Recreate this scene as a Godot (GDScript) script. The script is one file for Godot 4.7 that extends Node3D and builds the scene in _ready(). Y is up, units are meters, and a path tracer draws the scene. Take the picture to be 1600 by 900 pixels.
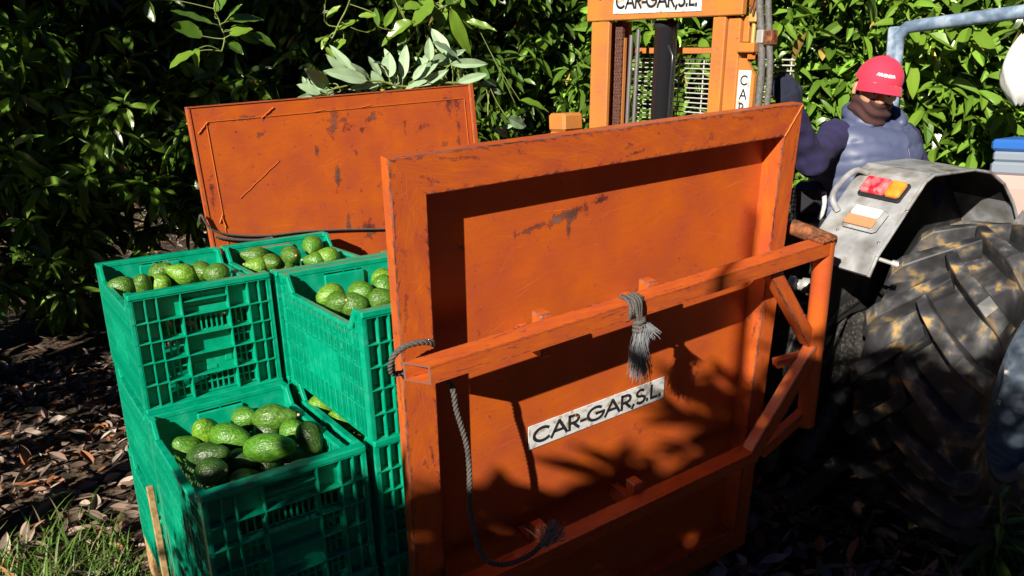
extends Node3D
# An orchard pallet load of avocado crates between two orange steel gates of a tractor mounted lift.
# World: x along the gates, y up with 0 at the rim of the upper crates, z towards the viewer. The ground lies at GROUND.
const GROUND := -1.26
const LAYER := 0.342

var M := {}
var taken := {}
var rng := RandomNumberGenerator.new()
var cam: Camera3D

const PALE := [[0.986,0.559,-0.78,0.868,0.626,-0.78,0.057],[1.136,0.577,-0.78,0.956,0.626,-0.78,0.054],[0.924,0.531,-0.78,0.836,0.573,-0.78,0.038],[1.207,0.564,-0.78,1.062,0.549,-0.78,0.039],[1.21,0.598,-0.78,1.156,0.677,-0.78,0.028],[1.253,0.589,-0.78,1.249,0.691,-0.78,0.063],[1.314,0.58,-0.78,1.345,0.733,-0.78,0.045],[1.368,0.571,-0.78,1.511,0.679,-0.78,0.042],[1.389,0.547,-0.78,1.549,0.615,-0.78,0.037],[1.457,0.655,-0.78,1.446,0.752,-0.78,0.041],[1.615,0.662,-0.78,1.473,0.745,-0.78,0.079],[1.56,0.638,-0.78,1.739,0.644,-0.78,0.041],[1.594,0.557,-0.78,1.742,0.595,-0.78,0.04],[1.755,0.562,-0.78,1.864,0.546,-0.78,0.033],[1.004,0.536,-0.78,0.837,0.52,-0.78,0.03],[1.404,0.57,-0.78,1.293,0.542,-0.78,0.029],[1.35,0.572,-0.78,1.42,0.656,-0.78,0.032],[1.856,0.389,-0.78,1.98,0.334,-0.78,0.051],[1.774,0.35,-0.78,1.878,0.283,-0.78,0.035]]
const GREEN := [[1.481,0.836,-1.25,1.565,0.949,-1.25,0.041],[1.751,0.954,-1.25,1.612,0.838,-1.25,0.092],[1.604,0.864,-1.25,1.477,0.802,-1.25,0.069],[1.6,0.82,-1.25,1.534,0.707,-1.25,0.051],[1.799,0.955,-1.25,1.813,0.849,-1.25,0.078],[1.846,0.93,-1.25,1.935,0.686,-1.25,0.068],[1.868,0.931,-1.25,2.031,0.834,-1.25,0.06],[1.947,1.031,-1.25,2.062,0.963,-1.25,0.066],[1.569,0.94,-1.25,1.624,0.864,-1.25,0.054],[1.959,0.879,-1.25,2.072,0.834,-1.25,0.042],[1.615,0.873,-1.25,1.638,0.781,-1.25,0.036],[1.82,0.947,-1.25,1.911,0.985,-1.25,0.056],[1.756,0.945,-1.25,1.697,0.996,-1.25,0.046],[2.27,0.462,-1.25,2.45,0.425,-1.25,0.051],[1.821,0.651,-1.25,1.791,0.687,-1.25,0.038]]
const SPRIG_A := [[1.167,0.807,-1.1,1.262,0.868,-1.1,0.05],[1.12,0.78,-1.1,1.042,0.767,-1.1,0.054],[1.199,0.772,-1.1,1.137,0.728,-1.1,0.072],[1.138,0.78,-1.1,1.093,0.732,-1.1,0.033],[1.31,0.797,-1.1,1.363,0.822,-1.1,0.051],[1.128,0.858,-1.1,1.178,0.913,-1.1,0.036],[1.363,0.874,-1.1,1.29,0.881,-1.1,0.039],[1.119,0.85,-1.1,1.093,0.926,-1.1,0.025],[1.09,0.74,-1.1,1.13,0.669,-1.1,0.021]]
const SPRIG_B := [[0.733,0.864,-1.5,0.556,0.915,-1.5,0.076],[0.695,0.814,-1.5,0.554,0.855,-1.5,0.083],[0.805,0.877,-1.5,0.975,0.912,-1.5,0.063],[0.804,0.815,-1.5,0.895,0.86,-1.5,0.079],[0.839,0.834,-1.5,0.946,0.783,-1.5,0.061],[0.911,0.828,-1.5,1.016,0.764,-1.5,0.046],[0.793,0.783,-1.5,0.859,0.732,-1.5,0.071],[0.648,0.746,-1.5,0.519,0.691,-1.5,0.065],[0.475,0.96,-1.5,0.49,0.866,-1.5,0.055],[0.808,0.896,-1.5,0.855,0.96,-1.5,0.039],[0.76,0.92,-1.5,0.808,0.995,-1.5,0.057],[0.662,0.758,-1.5,0.638,0.671,-1.5,0.057]]
const FRUIT := [["A",[0.232,-0.045,-0.42],[-0.839,0.426,-0.337],0.074,0.110,1,"large avocado in the middle of the rear left crate"],
["A",[0.18,-0.04,-0.465],[0.641,0.561,0.524],0.074,0.091,0,"tilted avocado left of the largest one in the rear left crate"],
["A",[0.298,-0.05,-0.418],[0.195,0.143,0.97],0.074,0.090,0,"avocado just right of the largest one in the rear left crate"],
["A",[0.321,-0.045,-0.318],[-0.926,0.193,-0.326],0.074,0.090,0,"dark avocado at the right wall of the rear left crate"],
["A",[0.047,-0.06,-0.423],[-0.945,0.303,-0.122],0.074,0.090,0,"small dusty avocado at the left wall of the rear left crate"],
["A",[0.107,-0.06,-0.418],[0.012,0.756,0.654],0.074,0.090,0,"second avocado from the left in the rear left crate"],
["A",[0.16,-0.07,-0.421],[0.445,0.234,0.865],0.074,0.090,1,"half hidden avocado in front of the tilted one in the rear left crate"],
["A",[0.116,-0.085,-0.438],[0.429,0.087,0.899],0.074,0.090,0,"low avocado at the front lip of the rear left crate"],
["A",[0.229,-0.1,-0.488],[0.526,0.061,0.849],0.074,0.090,0,"avocado hidden low behind the front lip of the rear left crate"],
["B",[0.52,-0.05,-0.548],[-0.945,0.303,-0.122],0.080,0.112,0,"largest avocado at the left of the far crate by the orange gate"],
["B",[0.497,-0.07,-0.464],[-0.949,0.314,-0.003],0.074,0.090,1,"avocado with a stem scar at the near left of the far crate"],
["B",[0.551,-0.065,-0.45],[0.195,0.143,0.97],0.074,0.090,0,"mid avocado behind the near wall of the far crate"],
["B",[0.594,-0.085,-0.459],[0.611,0.035,0.791],0.074,0.090,0,"flat lying avocado at the near wall of the far crate"],
["B",[0.627,-0.05,-0.452],[0.046,0.172,0.984],0.074,0.090,0,"round avocado in the centre of the far crate"],
["B",[0.731,-0.04,-0.511],[-0.53,-0.457,0.715],0.080,0.098,2,"upright avocado with pale stem stub in the far crate"],
["B",[0.69,-0.07,-0.389],[-0.926,0.193,-0.326],0.074,0.091,2,"bright avocado below the upright one in the far crate"],
["B",[0.737,-0.06,-0.378],[-0.929,0.289,-0.232],0.074,0.090,1,"rightmost small avocado in the far crate"],
["C",[0.514,-0.06,0.189],[-0.991,-0.131,-0.02],0.074,0.090,1,"leftmost rough avocado in the near right crate"],
["C",[0.515,-0.07,0.251],[0.131,0.378,0.917],0.074,0.090,0,"dark avocado with stem end up in the near right crate"],
["C",[0.583,-0.05,0.258],[0.334,0.25,0.909],0.074,0.090,2,"bright domed avocado in the middle of the near right crate"],
["C",[0.659,-0.05,0.255],[-0.127,-0.54,0.832],0.074,0.090,2,"avocado with stem stub beside the orange gate edge in the near right crate"],
["C",[0.728,-0.06,0.113],[0.32,0.115,0.94],0.074,0.090,1,"avocado at the back of the near right crate beside the gate edge"],
["C",[0.549,-0.075,0.28],[0.611,0.035,0.791],0.074,0.090,0,"dark avocado lying at the front of the near right crate"],
["C",[0.624,-0.07,0.302],[0.628,0.196,0.753],0.074,0.090,0,"grey green avocado along the front lip of the near right crate"],
["C",[0.538,-0.11,0.216],[0.526,0.061,0.849],0.074,0.090,2,"avocado low in the front left corner of the near right crate"],
["D",[0.312,-0.392,0.183],[0.739,0.13,0.661],0.082,0.144,0,"long avocado with pale stem stub at the back of the front crate"],
["D",[0.239,-0.402,0.351],[0.735,0.08,0.674],0.080,0.155,2,"largest smooth avocado at the front of the front crate"],
["D",[0.174,-0.402,0.209],[0.646,-0.155,0.748],0.074,0.124,2,"smooth avocado in the centre of the front crate"],
["D",[0.123,-0.392,0.142],[-0.395,0.82,0.415],0.075,0.091,1,"round rough avocado left of centre in the front crate"],
["D",[0.247,-0.402,0.105],[0.438,0.376,0.816],0.074,0.090,2,"avocado behind the long stemmed one in the front crate"],
["D",[0.062,-0.417,0.167],[-0.644,0.762,0.072],0.074,0.090,2,"small lit avocado by the left wall of the front crate"],
["D",[0.096,-0.412,0.27],[0.705,0.256,0.662],0.074,0.129,3,"shaded avocado lying along the front left of the front crate"],
["D",[0.082,-0.417,0.359],[0.542,0.216,0.812],0.074,0.096,3,"dark avocado at the shaded front lip of the front crate"],
["D",[0.348,-0.402,0.364],[0.136,-0.606,0.784],0.074,0.102,3,"blackish avocado at the right wall of the front crate"],
["D",[0.284,-0.432,0.178],[0.429,0.087,0.899],0.074,0.090,3,"dark avocado deep between the two long ones in the front crate"],
["D",[0.337,-0.417,0.254],[0.179,0.492,0.852],0.074,0.090,2,"sliver of bright avocado beside the blackish one in the front crate"],
["D",[0.175,-0.452,0.282],[0.526,0.061,0.849],0.074,0.101,3,"avocado in the deep shadow at the front of the front crate"],
["C2",[0.463,-0.412,0.156],[0.323,-0.55,0.77],0.074,0.091,1,"avocado peeking out under the near right crate, the upper of two"],
["C2",[0.475,-0.427,0.266],[0.323,-0.55,0.77],0.074,0.090,1,"avocado peeking out under the near right crate, the lower of two"]]


# ---------------------------------------------------------------- mesh helper
class Shape:
	var st := SurfaceTool.new()
	var n := 0
	func _init() -> void:
		st.begin(Mesh.PRIMITIVE_TRIANGLES)
	func vert(p: Vector3, uv: Vector2, g: int) -> void:
		st.set_smooth_group(g)
		st.set_uv(uv)
		st.add_vertex(p)
		n += 1
	# corners given counter-clockwise as seen from outside
	func tri(a: Vector3, b: Vector3, c: Vector3, ua := Vector2.ZERO, ub := Vector2.ZERO, uc := Vector2.ZERO, g := -1) -> void:
		vert(a, ua, g); vert(c, uc, g); vert(b, ub, g)
	func quad(a: Vector3, b: Vector3, c: Vector3, d: Vector3, ua := Vector2(0, 1), ub := Vector2(1, 1), uc := Vector2(1, 0), ud := Vector2(0, 0), g := -1) -> void:
		tri(a, b, c, ua, ub, uc, g); tri(a, c, d, ua, uc, ud, g)
	# a flat convex face that looks away from centre
	func face(pts: Array, centre: Vector3, uvs: Array = []) -> void:
		var nn: Vector3 = (pts[1] - pts[0]).cross(pts[2] - pts[0])
		var flip: bool = nn.dot(pts[0] - centre) < 0.0
		for i in range(1, pts.size() - 1):
			var u0 := Vector2.ZERO; var u1 := Vector2.ZERO; var u2 := Vector2.ZERO
			if uvs.size():
				u0 = uvs[0]; u1 = uvs[i]; u2 = uvs[i + 1]
			if flip:
				tri(pts[0], pts[i + 1], pts[i], u0, u2, u1)
			else:
				tri(pts[0], pts[i], pts[i + 1], u0, u1, u2)
	func box(xf: Transform3D, size: Vector3, bev := 0.0) -> void:
		var h := size * 0.5
		var c := xf.origin
		var ax := 0
		if size.y > size.x and size.y >= size.z: ax = 1
		elif size.z > size.x and size.z > size.y: ax = 2
		var off := float(n % 97) * 0.137
		for a in 3:
			var b := (a + 1) % 3
			var d := (a + 2) % 3
			for s in [-1.0, 1.0]:
				var pts := []
				var uvs := []
				for k in [[-1.0, -1.0], [1.0, -1.0], [1.0, 1.0], [-1.0, 1.0]]:
					var p := Vector3.ZERO
					p[a] = s * h[a]; p[b] = k[0] * (h[b] - bev); p[d] = k[1] * (h[d] - bev)
					pts.append(xf * p)
					var along: float = p[b] if b == ax else p[d]
					var across: float = k[1] if b == ax else k[0]
					if a == ax: along = p[b]
					uvs.append(Vector2(along + off + a * 0.31, 0.5 + 0.49 * across))
				face(pts, c, uvs)
		if bev <= 0.0: return
		for a in 3:
			var b := (a + 1) % 3
			var d := (a + 2) % 3
			for sb in [-1.0, 1.0]:
				for sd in [-1.0, 1.0]:
					var pts := []
					var uvs := []
					for k in [[-1.0, 0], [-1.0, 1], [1.0, 1], [1.0, 0]]:
						var p := Vector3.ZERO
						p[a] = k[0] * (h[a] - bev)
						p[b] = sb * (h[b] - (bev if k[1] else 0.0))
						p[d] = sd * (h[d] - (0.0 if k[1] else bev))
						pts.append(xf * p)
						uvs.append(Vector2(p[a] + off, 0.005 if k[1] else 0.012))
					face(pts, c, uvs)
		for sx in [-1.0, 1.0]:
			for sy in [-1.0, 1.0]:
				for sz in [-1.0, 1.0]:
					face([xf * Vector3(sx * h.x, sy * (h.y - bev), sz * (h.z - bev)), xf * Vector3(sx * (h.x - bev), sy * h.y, sz * (h.z - bev)), xf * Vector3(sx * (h.x - bev), sy * (h.y - bev), sz * h.z)], c, [Vector2(off, 0.01), Vector2(off, 0.01), Vector2(off, 0.01)])
	func bx(a: Vector3, b: Vector3, bev := 0.0) -> void:   # box between two corners
		box(Transform3D(Basis(), (a + b) * 0.5), (b - a).abs(), bev)
	func bar(a: Vector3, b: Vector3, w: float, t: float, up: Vector3, bev := 0.0, over := 0.0) -> void:   # square bar from a to b
		var d := (b - a).normalized()
		var s := up.cross(d).normalized()
		var u := d.cross(s).normalized()
		box(Transform3D(Basis(d, u, s), (a + b) * 0.5), Vector3(a.distance_to(b) + over * 2.0, t, w), bev)
	func tube(path: Array, r, seg := 8, caps := true) -> void:
		var count := path.size()
		var d0: Vector3 = (path[1] - path[0]).normalized()
		var u := d0.cross(Vector3.UP if absf(d0.y) < 0.9 else Vector3.RIGHT).normalized()
		var rings := []
		var along := 0.0
		var als := []
		for i in count:
			var d: Vector3
			if i == 0: d = path[1] - path[0]
			elif i == count - 1: d = path[i] - path[i - 1]
			else: d = (path[i + 1] - path[i]).normalized() + (path[i] - path[i - 1]).normalized()
			d = d.normalized()
			u = (u - d * u.dot(d)).normalized()
			var v := d.cross(u)
			var rr: float = r[i] if r is Array else r
			var ring := []
			for k in seg:
				var t := TAU * k / seg
				ring.append(path[i] + (u * cos(t) + v * sin(t)) * rr)
			rings.append(ring)
			if i > 0: along += path[i].distance_to(path[i - 1])
			als.append(along)
		for i in count - 1:
			for k in seg:
				var k2 := (k + 1) % seg
				quad(rings[i][k], rings[i][k2], rings[i + 1][k2], rings[i + 1][k], Vector2(als[i], float(k) / seg), Vector2(als[i], float(k + 1) / seg), Vector2(als[i + 1], float(k + 1) / seg), Vector2(als[i + 1], float(k) / seg), 1)
		if caps:
			for k in seg:
				var k2 := (k + 1) % seg
				tri(path[0], rings[0][k2], rings[0][k])
				tri(path[count - 1], rings[count - 1][k], rings[count - 1][k2])
	# profile: (radius, height) upwards; turned about the y axis of xf
	func lathe(profile: Array, seg: int, xf: Transform3D, smooth := true) -> void:
		var g := 1 if smooth else -1
		for i in profile.size() - 1:
			var a: Vector2 = profile[i]
			var b: Vector2 = profile[i + 1]
			for k in seg:
				var t0 := TAU * k / seg
				var t1 := TAU * (k + 1) / seg
				var p0 := xf * Vector3(a.x * cos(t0), a.y, -a.x * sin(t0))
				var p1 := xf * Vector3(a.x * cos(t1), a.y, -a.x * sin(t1))
				var q0 := xf * Vector3(b.x * cos(t0), b.y, -b.x * sin(t0))
				var q1 := xf * Vector3(b.x * cos(t1), b.y, -b.x * sin(t1))
				var u0 := float(k) / seg * 3.0
				var u1 := float(k + 1) / seg * 3.0
				if a.x > 1e-5: tri(p0, p1, q1, Vector2(u0, a.y), Vector2(u1, a.y), Vector2(u1, b.y), g)
				if b.x > 1e-5: tri(p0, q1, q0, Vector2(u0, a.y), Vector2(u1, b.y), Vector2(u0, b.y), g)
	func done() -> ArrayMesh:
		st.generate_normals()
		return st.commit()

func V(x: float, y: float, z: float) -> Vector3:
	return Vector3(x, y, z)

func numbered(called: String) -> String:
	if not taken.has(called):
		taken[called] = 0
		return called
	taken[called] += 1
	return "%s_%03d" % [called, taken[called]]

func thing(called: String, label: String, category: String, at: Transform3D, group := "") -> Node3D:
	var o := Node3D.new()
	o.name = numbered(called)
	add_child(o)
	o.transform = at
	tag(o, label, category, group)
	return o

func tag(o: Node, label: String, category: String, group := "") -> Node:
	o.set_meta("label", label)
	o.set_meta("category", category)
	if group: o.set_meta("group", group)
	return o

func part(called: String, shape, material: Material, parent: Node, xf := Transform3D()) -> MeshInstance3D:
	var o := MeshInstance3D.new()
	o.mesh = shape.done() if shape is Shape else shape
	o.material_override = material
	if parent == self:
		o.name = numbered(called)
		add_child(o)
	else:
		var k := 0
		var nm := called
		while parent.has_node(nm):
			k += 1
			nm = "%s_%03d" % [called, k]
		o.name = nm
		parent.add_child(o)
	o.transform = xf
	return o

func at(x: float, y: float, z: float) -> Transform3D:
	return Transform3D(Basis(), Vector3(x, y, z))

func look(o: Vector3, y: Vector3, z: Vector3) -> Transform3D:   # frame with that y axis, z as near as can be
	var yy := y.normalized()
	var xx := yy.cross(z).normalized()
	return Transform3D(Basis(xx, yy, xx.cross(yy)), o)

# ---------------------------------------------------------------- materials
func lin(r: float, g: float, b: float) -> Color:
	return Color(r, g, b).linear_to_srgb()

func mat(color: Color, rough: float, metal := 0.0, spec := 0.5) -> StandardMaterial3D:
	var m := StandardMaterial3D.new()
	m.albedo_color = color
	m.roughness = rough
	m.metallic = metal
	m.metallic_specular = spec
	return m

func noise(kind: int, freq: float, oct: int, sd: int) -> FastNoiseLite:
	var f := FastNoiseLite.new()
	f.noise_type = kind
	f.frequency = freq
	f.fractal_type = FastNoiseLite.FRACTAL_FBM
	f.fractal_octaves = oct
	f.seed = sd
	return f

func grey(n: FastNoiseLite, w: int, h: int) -> PackedByteArray:
	var im := n.get_seamless_image(w, h, false, false, 0.1, true)
	im.convert(Image.FORMAT_L8)
	return im.get_data()

func ramp_tex(n: FastNoiseLite, size: int, stops: Array, cols: Array) -> ImageTexture:
	var d := grey(n, size, size)
	var lut := PackedByteArray()
	lut.resize(768)
	for i in 256:
		var t := i / 255.0
		var k := 0
		while k < stops.size() - 2 and t > stops[k + 1]: k += 1
		var c: Color = cols[k].lerp(cols[k + 1], clampf((t - stops[k]) / maxf(stops[k + 1] - stops[k], 1e-4), 0, 1))
		lut[i * 3] = int(c.r * 255); lut[i * 3 + 1] = int(c.g * 255); lut[i * 3 + 2] = int(c.b * 255)
	var out := PackedByteArray()
	out.resize(size * size * 3)
	for i in size * size:
		var v := d[i] * 3
		out[i * 3] = lut[v]; out[i * 3 + 1] = lut[v + 1]; out[i * 3 + 2] = lut[v + 2]
	return ImageTexture.create_from_image(Image.create_from_data(size, size, false, Image.FORMAT_RGB8, out))

func height_tex(n: FastNoiseLite, size: int) -> ImageTexture:
	var d := grey(n, size, size)
	return ImageTexture.create_from_image(Image.create_from_data(size, size, false, Image.FORMAT_L8, d))

func tri_map(m: StandardMaterial3D, scale: float, world := false) -> StandardMaterial3D:
	m.uv1_triplanar = true
	m.uv1_world_triplanar = world
	m.uv1_scale = Vector3.ONE * scale
	return m

# Painted steel: orange with streaks, chipped to dark rust where the spots lie and, on bars, along the edges.
func paint_tex(w: int, h: int, sd: int, edge: float, spots: Array, scratches: int, thr: float, green := 94.0, blue := 38.0) -> ImageTexture:
	var a := grey(noise(FastNoiseLite.TYPE_SIMPLEX_SMOOTH, 0.006, 3, sd), w, h)
	var b := grey(noise(FastNoiseLite.TYPE_SIMPLEX_SMOOTH, 0.03, 4, sd + 7), w, h)
	var fine := grey(noise(FastNoiseLite.TYPE_SIMPLEX_SMOOTH, 0.16, 2, sd + 5), w, h)
	var sn := noise(FastNoiseLite.TYPE_SIMPLEX_SMOOTH, 0.012, 3, sd + 3)
	var streak := PackedByteArray()
	var small := sn.get_image(w, h * 8, false, false, true)
	small.convert(Image.FORMAT_L8)
	small.resize(w, h, Image.INTERPOLATE_NEAREST)
	streak = small.get_data()
	var wear := PackedFloat32Array()
	wear.resize(w * h)
	if edge > 0.0:
		for y in h:
			var t := float(mini(y, h - 1 - y)) / h
			var e := exp(-t / edge) * 0.9
			for x in w: wear[y * w + x] = e
	for s in spots:   # u, v, half length, half width, angle, strength
		var R: float = maxf(s[2], s[3] * h / w) * 2.2
		var ca := cos(s[4]); var sa := sin(s[4])
		var x0 := maxi(0, int((s[0] - R) * w)); var x1 := mini(w, int((s[0] + R) * w))
		var y0 := maxi(0, int(s[1] * h - R * w)); var y1 := mini(h, int(s[1] * h + R * w))
		for y in range(y0, y1):
			for x in range(x0, x1):
				var dx = float(x) / w - s[0]
				var dy = (float(y) - s[1] * h) / w
				var p = (dx * ca + dy * sa) / s[2]
				var q: float = (-dx * sa + dy * ca) / s[3]
				var e = p * p + q * q
				if e < 5.0: wear[y * w + x] += 1.25 * s[5] * exp(-e)
	var out := PackedByteArray()
	out.resize(w * h * 3)
	for i in w * h:
		var k := 0.89 + (a[i] - 128) * 0.00045 + (streak[i] - 128) * 0.00016 + (fine[i] - 128) * 0.00025
		var r := 198.0 * k + 10.0
		var g := (green + 4.0) * k + (a[i] - 128) * 0.02
		var bl := blue + (128 - a[i]) * 0.06 + (b[i] - 128) * 0.05
		var m := clampf((wear[i] + (b[i] - 128) * 0.0042 + (fine[i] - 128) * 0.0026 - thr) * 2.4, 0.0, 1.0)
		if m > 0.0:
			var q := 70.0 + (a[i] - 110) * 0.25 + (streak[i] - 128) * 0.12
			r = lerpf(r, q + 22.0, m); g = lerpf(g, q - 8.0, m); bl = lerpf(bl, q - 14.0, m)
			if m < 0.6: r *= 0.86; g *= 0.78
		out[i * 3] = clampi(int(r), 0, 255); out[i * 3 + 1] = clampi(int(g), 0, 255); out[i * 3 + 2] = clampi(int(bl), 0, 255)
	var rr := RandomNumberGenerator.new()
	rr.seed = sd
	for s in scratches:
		var x := rr.randf() * w; var y := rr.randf() * h
		var ang := rr.randfn(-0.25, 0.25)
		var len := rr.randf_range(0.02, 0.14) * w
		var bend := rr.randfn(0.0, 0.002)
		var light := rr.randf() < 0.72
		var amt := rr.randf_range(0.12, 0.5)
		for k in int(len):
			x += cos(ang); y += sin(ang); ang += bend
			var xi := int(x); var yi := int(y)
			if xi < 0 or yi < 0 or xi >= w or yi >= h: break
			var i := (yi * w + xi) * 3
			var f := amt * (1.0 - absf(2.0 * k / len - 1.0))
			var tr := 250.0 if light else 110.0
			var tg := 150.0 if light else 60.0
			var tb := 80.0 if light else 40.0
			out[i] = int(lerpf(out[i], tr, f)); out[i + 1] = int(lerpf(out[i + 1], tg, f)); out[i + 2] = int(lerpf(out[i + 2], tb, f))
	return ImageTexture.create_from_image(Image.create_from_data(w, h, false, Image.FORMAT_RGB8, out))

func make_materials() -> void:
	var m := mat(Color.WHITE, 0.38)
	m.albedo_texture = paint_tex(1024, 128, 11, 0.055, [[0.1, 0.5, 0.03, 0.012, 0.2, 0.4], [0.45, 0.3, 0.05, 0.01, 0.0, 0.35], [0.75, 0.6, 0.02, 0.02, 0.4, 0.4], [0.06, 0.75, 0.05, 0.008, 0.1, 0.5], [0.62, 0.2, 0.06, 0.008, -0.1, 0.45]], 200, 0.42)
	M.rail = m
	m = mat(Color.WHITE, 0.36)
	m.albedo_texture = paint_tex(1024, 1024, 23, 0.0, [[0.37, 0.116, 0.06, 0.010, -0.10, 0.75], [0.385, 0.14, 0.006, 0.026, 0.0, 0.65], [0.28, 0.128, 0.035, 0.006, -0.1, 0.5], [0.13, 0.135, 0.012, 0.008, 0.4, 0.6], [0.46, 0.10, 0.05, 0.007, -0.1, 0.5], [0.8, 0.53, 0.012, 0.02, 0.3, 0.4], [0.62, 0.6, 0.02, 0.01, 0.5, 0.3], [0.12, 0.7, 0.01, 0.02, 0.2, 0.3]], 240, 0.46)
	M.sheet = m
	var spots := [[0.53, 0.77, 0.024, 0.03, 0.0, 0.75], [0.61, 0.75, 0.018, 0.03, 0.3, 0.65], [0.44, 0.44, 0.01, 0.045, 0.12, 0.75], [0.455, 0.72, 0.009, 0.035, 0.05, 0.7], [0.47, 0.12, 0.06, 0.03, 0.2, 0.4], [0.44, 0.19, 0.015, 0.02, 0.2, 0.5], [0.6, 0.13, 0.035, 0.015, -0.3, 0.55], [0.55, 0.2, 0.01, 0.012, 0, 0.6], [0.38, 0.28, 0.012, 0.014, 0, 0.55], [0.52, 0.31, 0.009, 0.01, 0, 0.5], [0.79, 0.22, 0.025, 0.01, -0.2, 0.6], [0.92, 0.1, 0.04, 0.03, 0.3, 0.5], [0.72, 0.2, 0.008, 0.03, 0.3, 0.5], [0.88, 0.33, 0.035, 0.008, -0.25, 0.6], [0.75, 0.37, 0.015, 0.01, 0.2, 0.6], [0.7, 0.43, 0.03, 0.004, 0.0, 0.6], [0.94, 0.3, 0.008, 0.05, 0.1, 0.5], [0.2, 0.16, 0.012, 0.014, 0, 0.6], [0.16, 0.07, 0.05, 0.008, 0, 0.55], [0.09, 0.77, 0.01, 0.014, 0, 0.5], [0.52, 0.54, 0.008, 0.01, 0, 0.5], [0.6, 0.52, 0.03, 0.008, -0.2, 0.4], [0.25, 0.85, 0.02, 0.01, 0.4, 0.35], [0.66, 0.93, 0.04, 0.02, 0.3, 0.5], [0.02, 0.45, 0.008, 0.05, 0.1, 0.6]]
	m = mat(Color.WHITE, 0.36)
	m.albedo_texture = paint_tex(1024, 512, 37, 0.0, spots, 180, 0.44)
	M.sheet_rear = m
	M.paint = tri_map(mat(Color(1, 1, 1), 0.38), 1.3)
	M.paint.albedo_texture = paint_tex(512, 512, 51, 0.0, [[0.3, 0.3, 0.02, 0.03, 0.3, 0.4], [0.7, 0.6, 0.03, 0.01, 0.2, 0.4]], 60, 0.52)
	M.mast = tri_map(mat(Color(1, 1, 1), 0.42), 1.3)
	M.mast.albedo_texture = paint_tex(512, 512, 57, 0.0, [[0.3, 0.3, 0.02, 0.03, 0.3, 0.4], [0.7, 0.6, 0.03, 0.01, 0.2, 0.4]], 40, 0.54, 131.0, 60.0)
	M.weld = mat(lin(0.55, 0.14, 0.02), 0.5)
	M.rust = tri_map(mat(Color(1, 1, 1), 0.75), 4.0)
	M.rust.albedo_texture = ramp_tex(noise(0, 0.03, 4, 5), 256, [0.0, 0.45, 0.6, 1.0], [Color(0.24, 0.15, 0.11), Color(0.40, 0.25, 0.17), Color(0.52, 0.30, 0.17), Color(0.70, 0.40, 0.2)])
	m = tri_map(mat(Color(1, 1, 1), 0.27), 2.2)
	m.albedo_texture = ramp_tex(noise(0, 0.012, 5, 8), 512, [0.0, 0.5, 0.64, 0.8, 1.0], [Color(0.0, 0.55, 0.415), Color(0.01, 0.60, 0.465), Color(0.03, 0.615, 0.48), Color(0.09, 0.62, 0.49), Color(0.24, 0.63, 0.53)])
	m.heightmap_enabled = true
	m.heightmap_texture = height_tex(noise(0, 0.05, 4, 9), 256)
	m.heightmap_scale = 0.05
	M.crate = m
	M.fruits = []
	for c in [[Color(0.13, 0.26, 0.08), Color(0.24, 0.40, 0.11), Color(0.50, 0.62, 0.25)], [Color(0.20, 0.36, 0.08), Color(0.34, 0.53, 0.12), Color(0.62, 0.73, 0.28)], [Color(0.15, 0.33, 0.08), Color(0.26, 0.46, 0.11), Color(0.48, 0.64, 0.22)], [Color(0.11, 0.20, 0.08), Color(0.18, 0.30, 0.10), Color(0.32, 0.43, 0.18)]]:  # the last skin is darkened for fruit lying in shadow
		m = tri_map(mat(Color(1, 1, 1), 0.4), 0.95)
		m.albedo_texture = ramp_tex(noise(FastNoiseLite.TYPE_CELLULAR, 0.045, 3, 4 + M.fruits.size()), 256, [0.0, 0.4, 1.0], [c[0], c[1], c[2]])
		m.heightmap_enabled = true
		m.heightmap_texture = height_tex(noise(FastNoiseLite.TYPE_CELLULAR, 0.05, 2, 12), 256)
		m.heightmap_scale = 0.28
		M.fruits.append(m)
	M.stem = mat(lin(0.55, 0.42, 0.2), 0.7)
	M.sign = tri_map(mat(Color(1, 1, 1), 0.45), 3.0)
	M.sign.albedo_texture = ramp_tex(noise(0, 0.02, 5, 71), 256, [0.0, 0.3, 0.62, 0.78, 1.0], [Color(0.66, 0.64, 0.60), Color(0.84, 0.85, 0.86), Color(0.86, 0.87, 0.88), Color(0.74, 0.71, 0.66), Color(0.55, 0.48, 0.42)])
	M.letter = mat(lin(0.02, 0.02, 0.025), 0.5)
	M.rope = tri_map(mat(Color(1, 1, 1), 0.9), 30.0)
	M.rope.albedo_texture = ramp_tex(noise(0, 0.05, 3, 3), 128, [0.0, 0.5, 1.0], [Color(0.18, 0.165, 0.16), Color(0.31, 0.295, 0.285), Color(0.48, 0.47, 0.46)])
	M.fibre = mat(lin(0.22, 0.23, 0.25), 0.75)
	M.black = mat(lin(0.022, 0.023, 0.028), 0.24)
	M.greasy = tri_map(mat(Color(1, 1, 1), 0.55), 6.0)
	M.greasy.albedo_texture = ramp_tex(noise(0, 0.03, 4, 15), 256, [0.0, 0.5, 0.7, 1.0], [Color(0.06, 0.06, 0.07), Color(0.13, 0.13, 0.14), Color(0.22, 0.2, 0.18), Color(0.4, 0.36, 0.3)])
	M.steel = mat(lin(0.25, 0.25, 0.26), 0.4, 0.6)
	M.zinc = mat(lin(0.6, 0.6, 0.58), 0.35, 0.5)
	M.wire = mat(lin(0.5, 0.49, 0.47), 0.5)
	M.hose = tri_map(mat(Color(1, 1, 1), 0.7), 12.0)
	M.hose.albedo_texture = ramp_tex(noise(0, 0.04, 3, 30), 128, [0.0, 0.5, 1.0], [Color(0.30, 0.29, 0.28), Color(0.38, 0.37, 0.37), Color(0.47, 0.46, 0.45)])
	M.brass = mat(lin(0.62, 0.42, 0.14), 0.45, 0.3)
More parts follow.
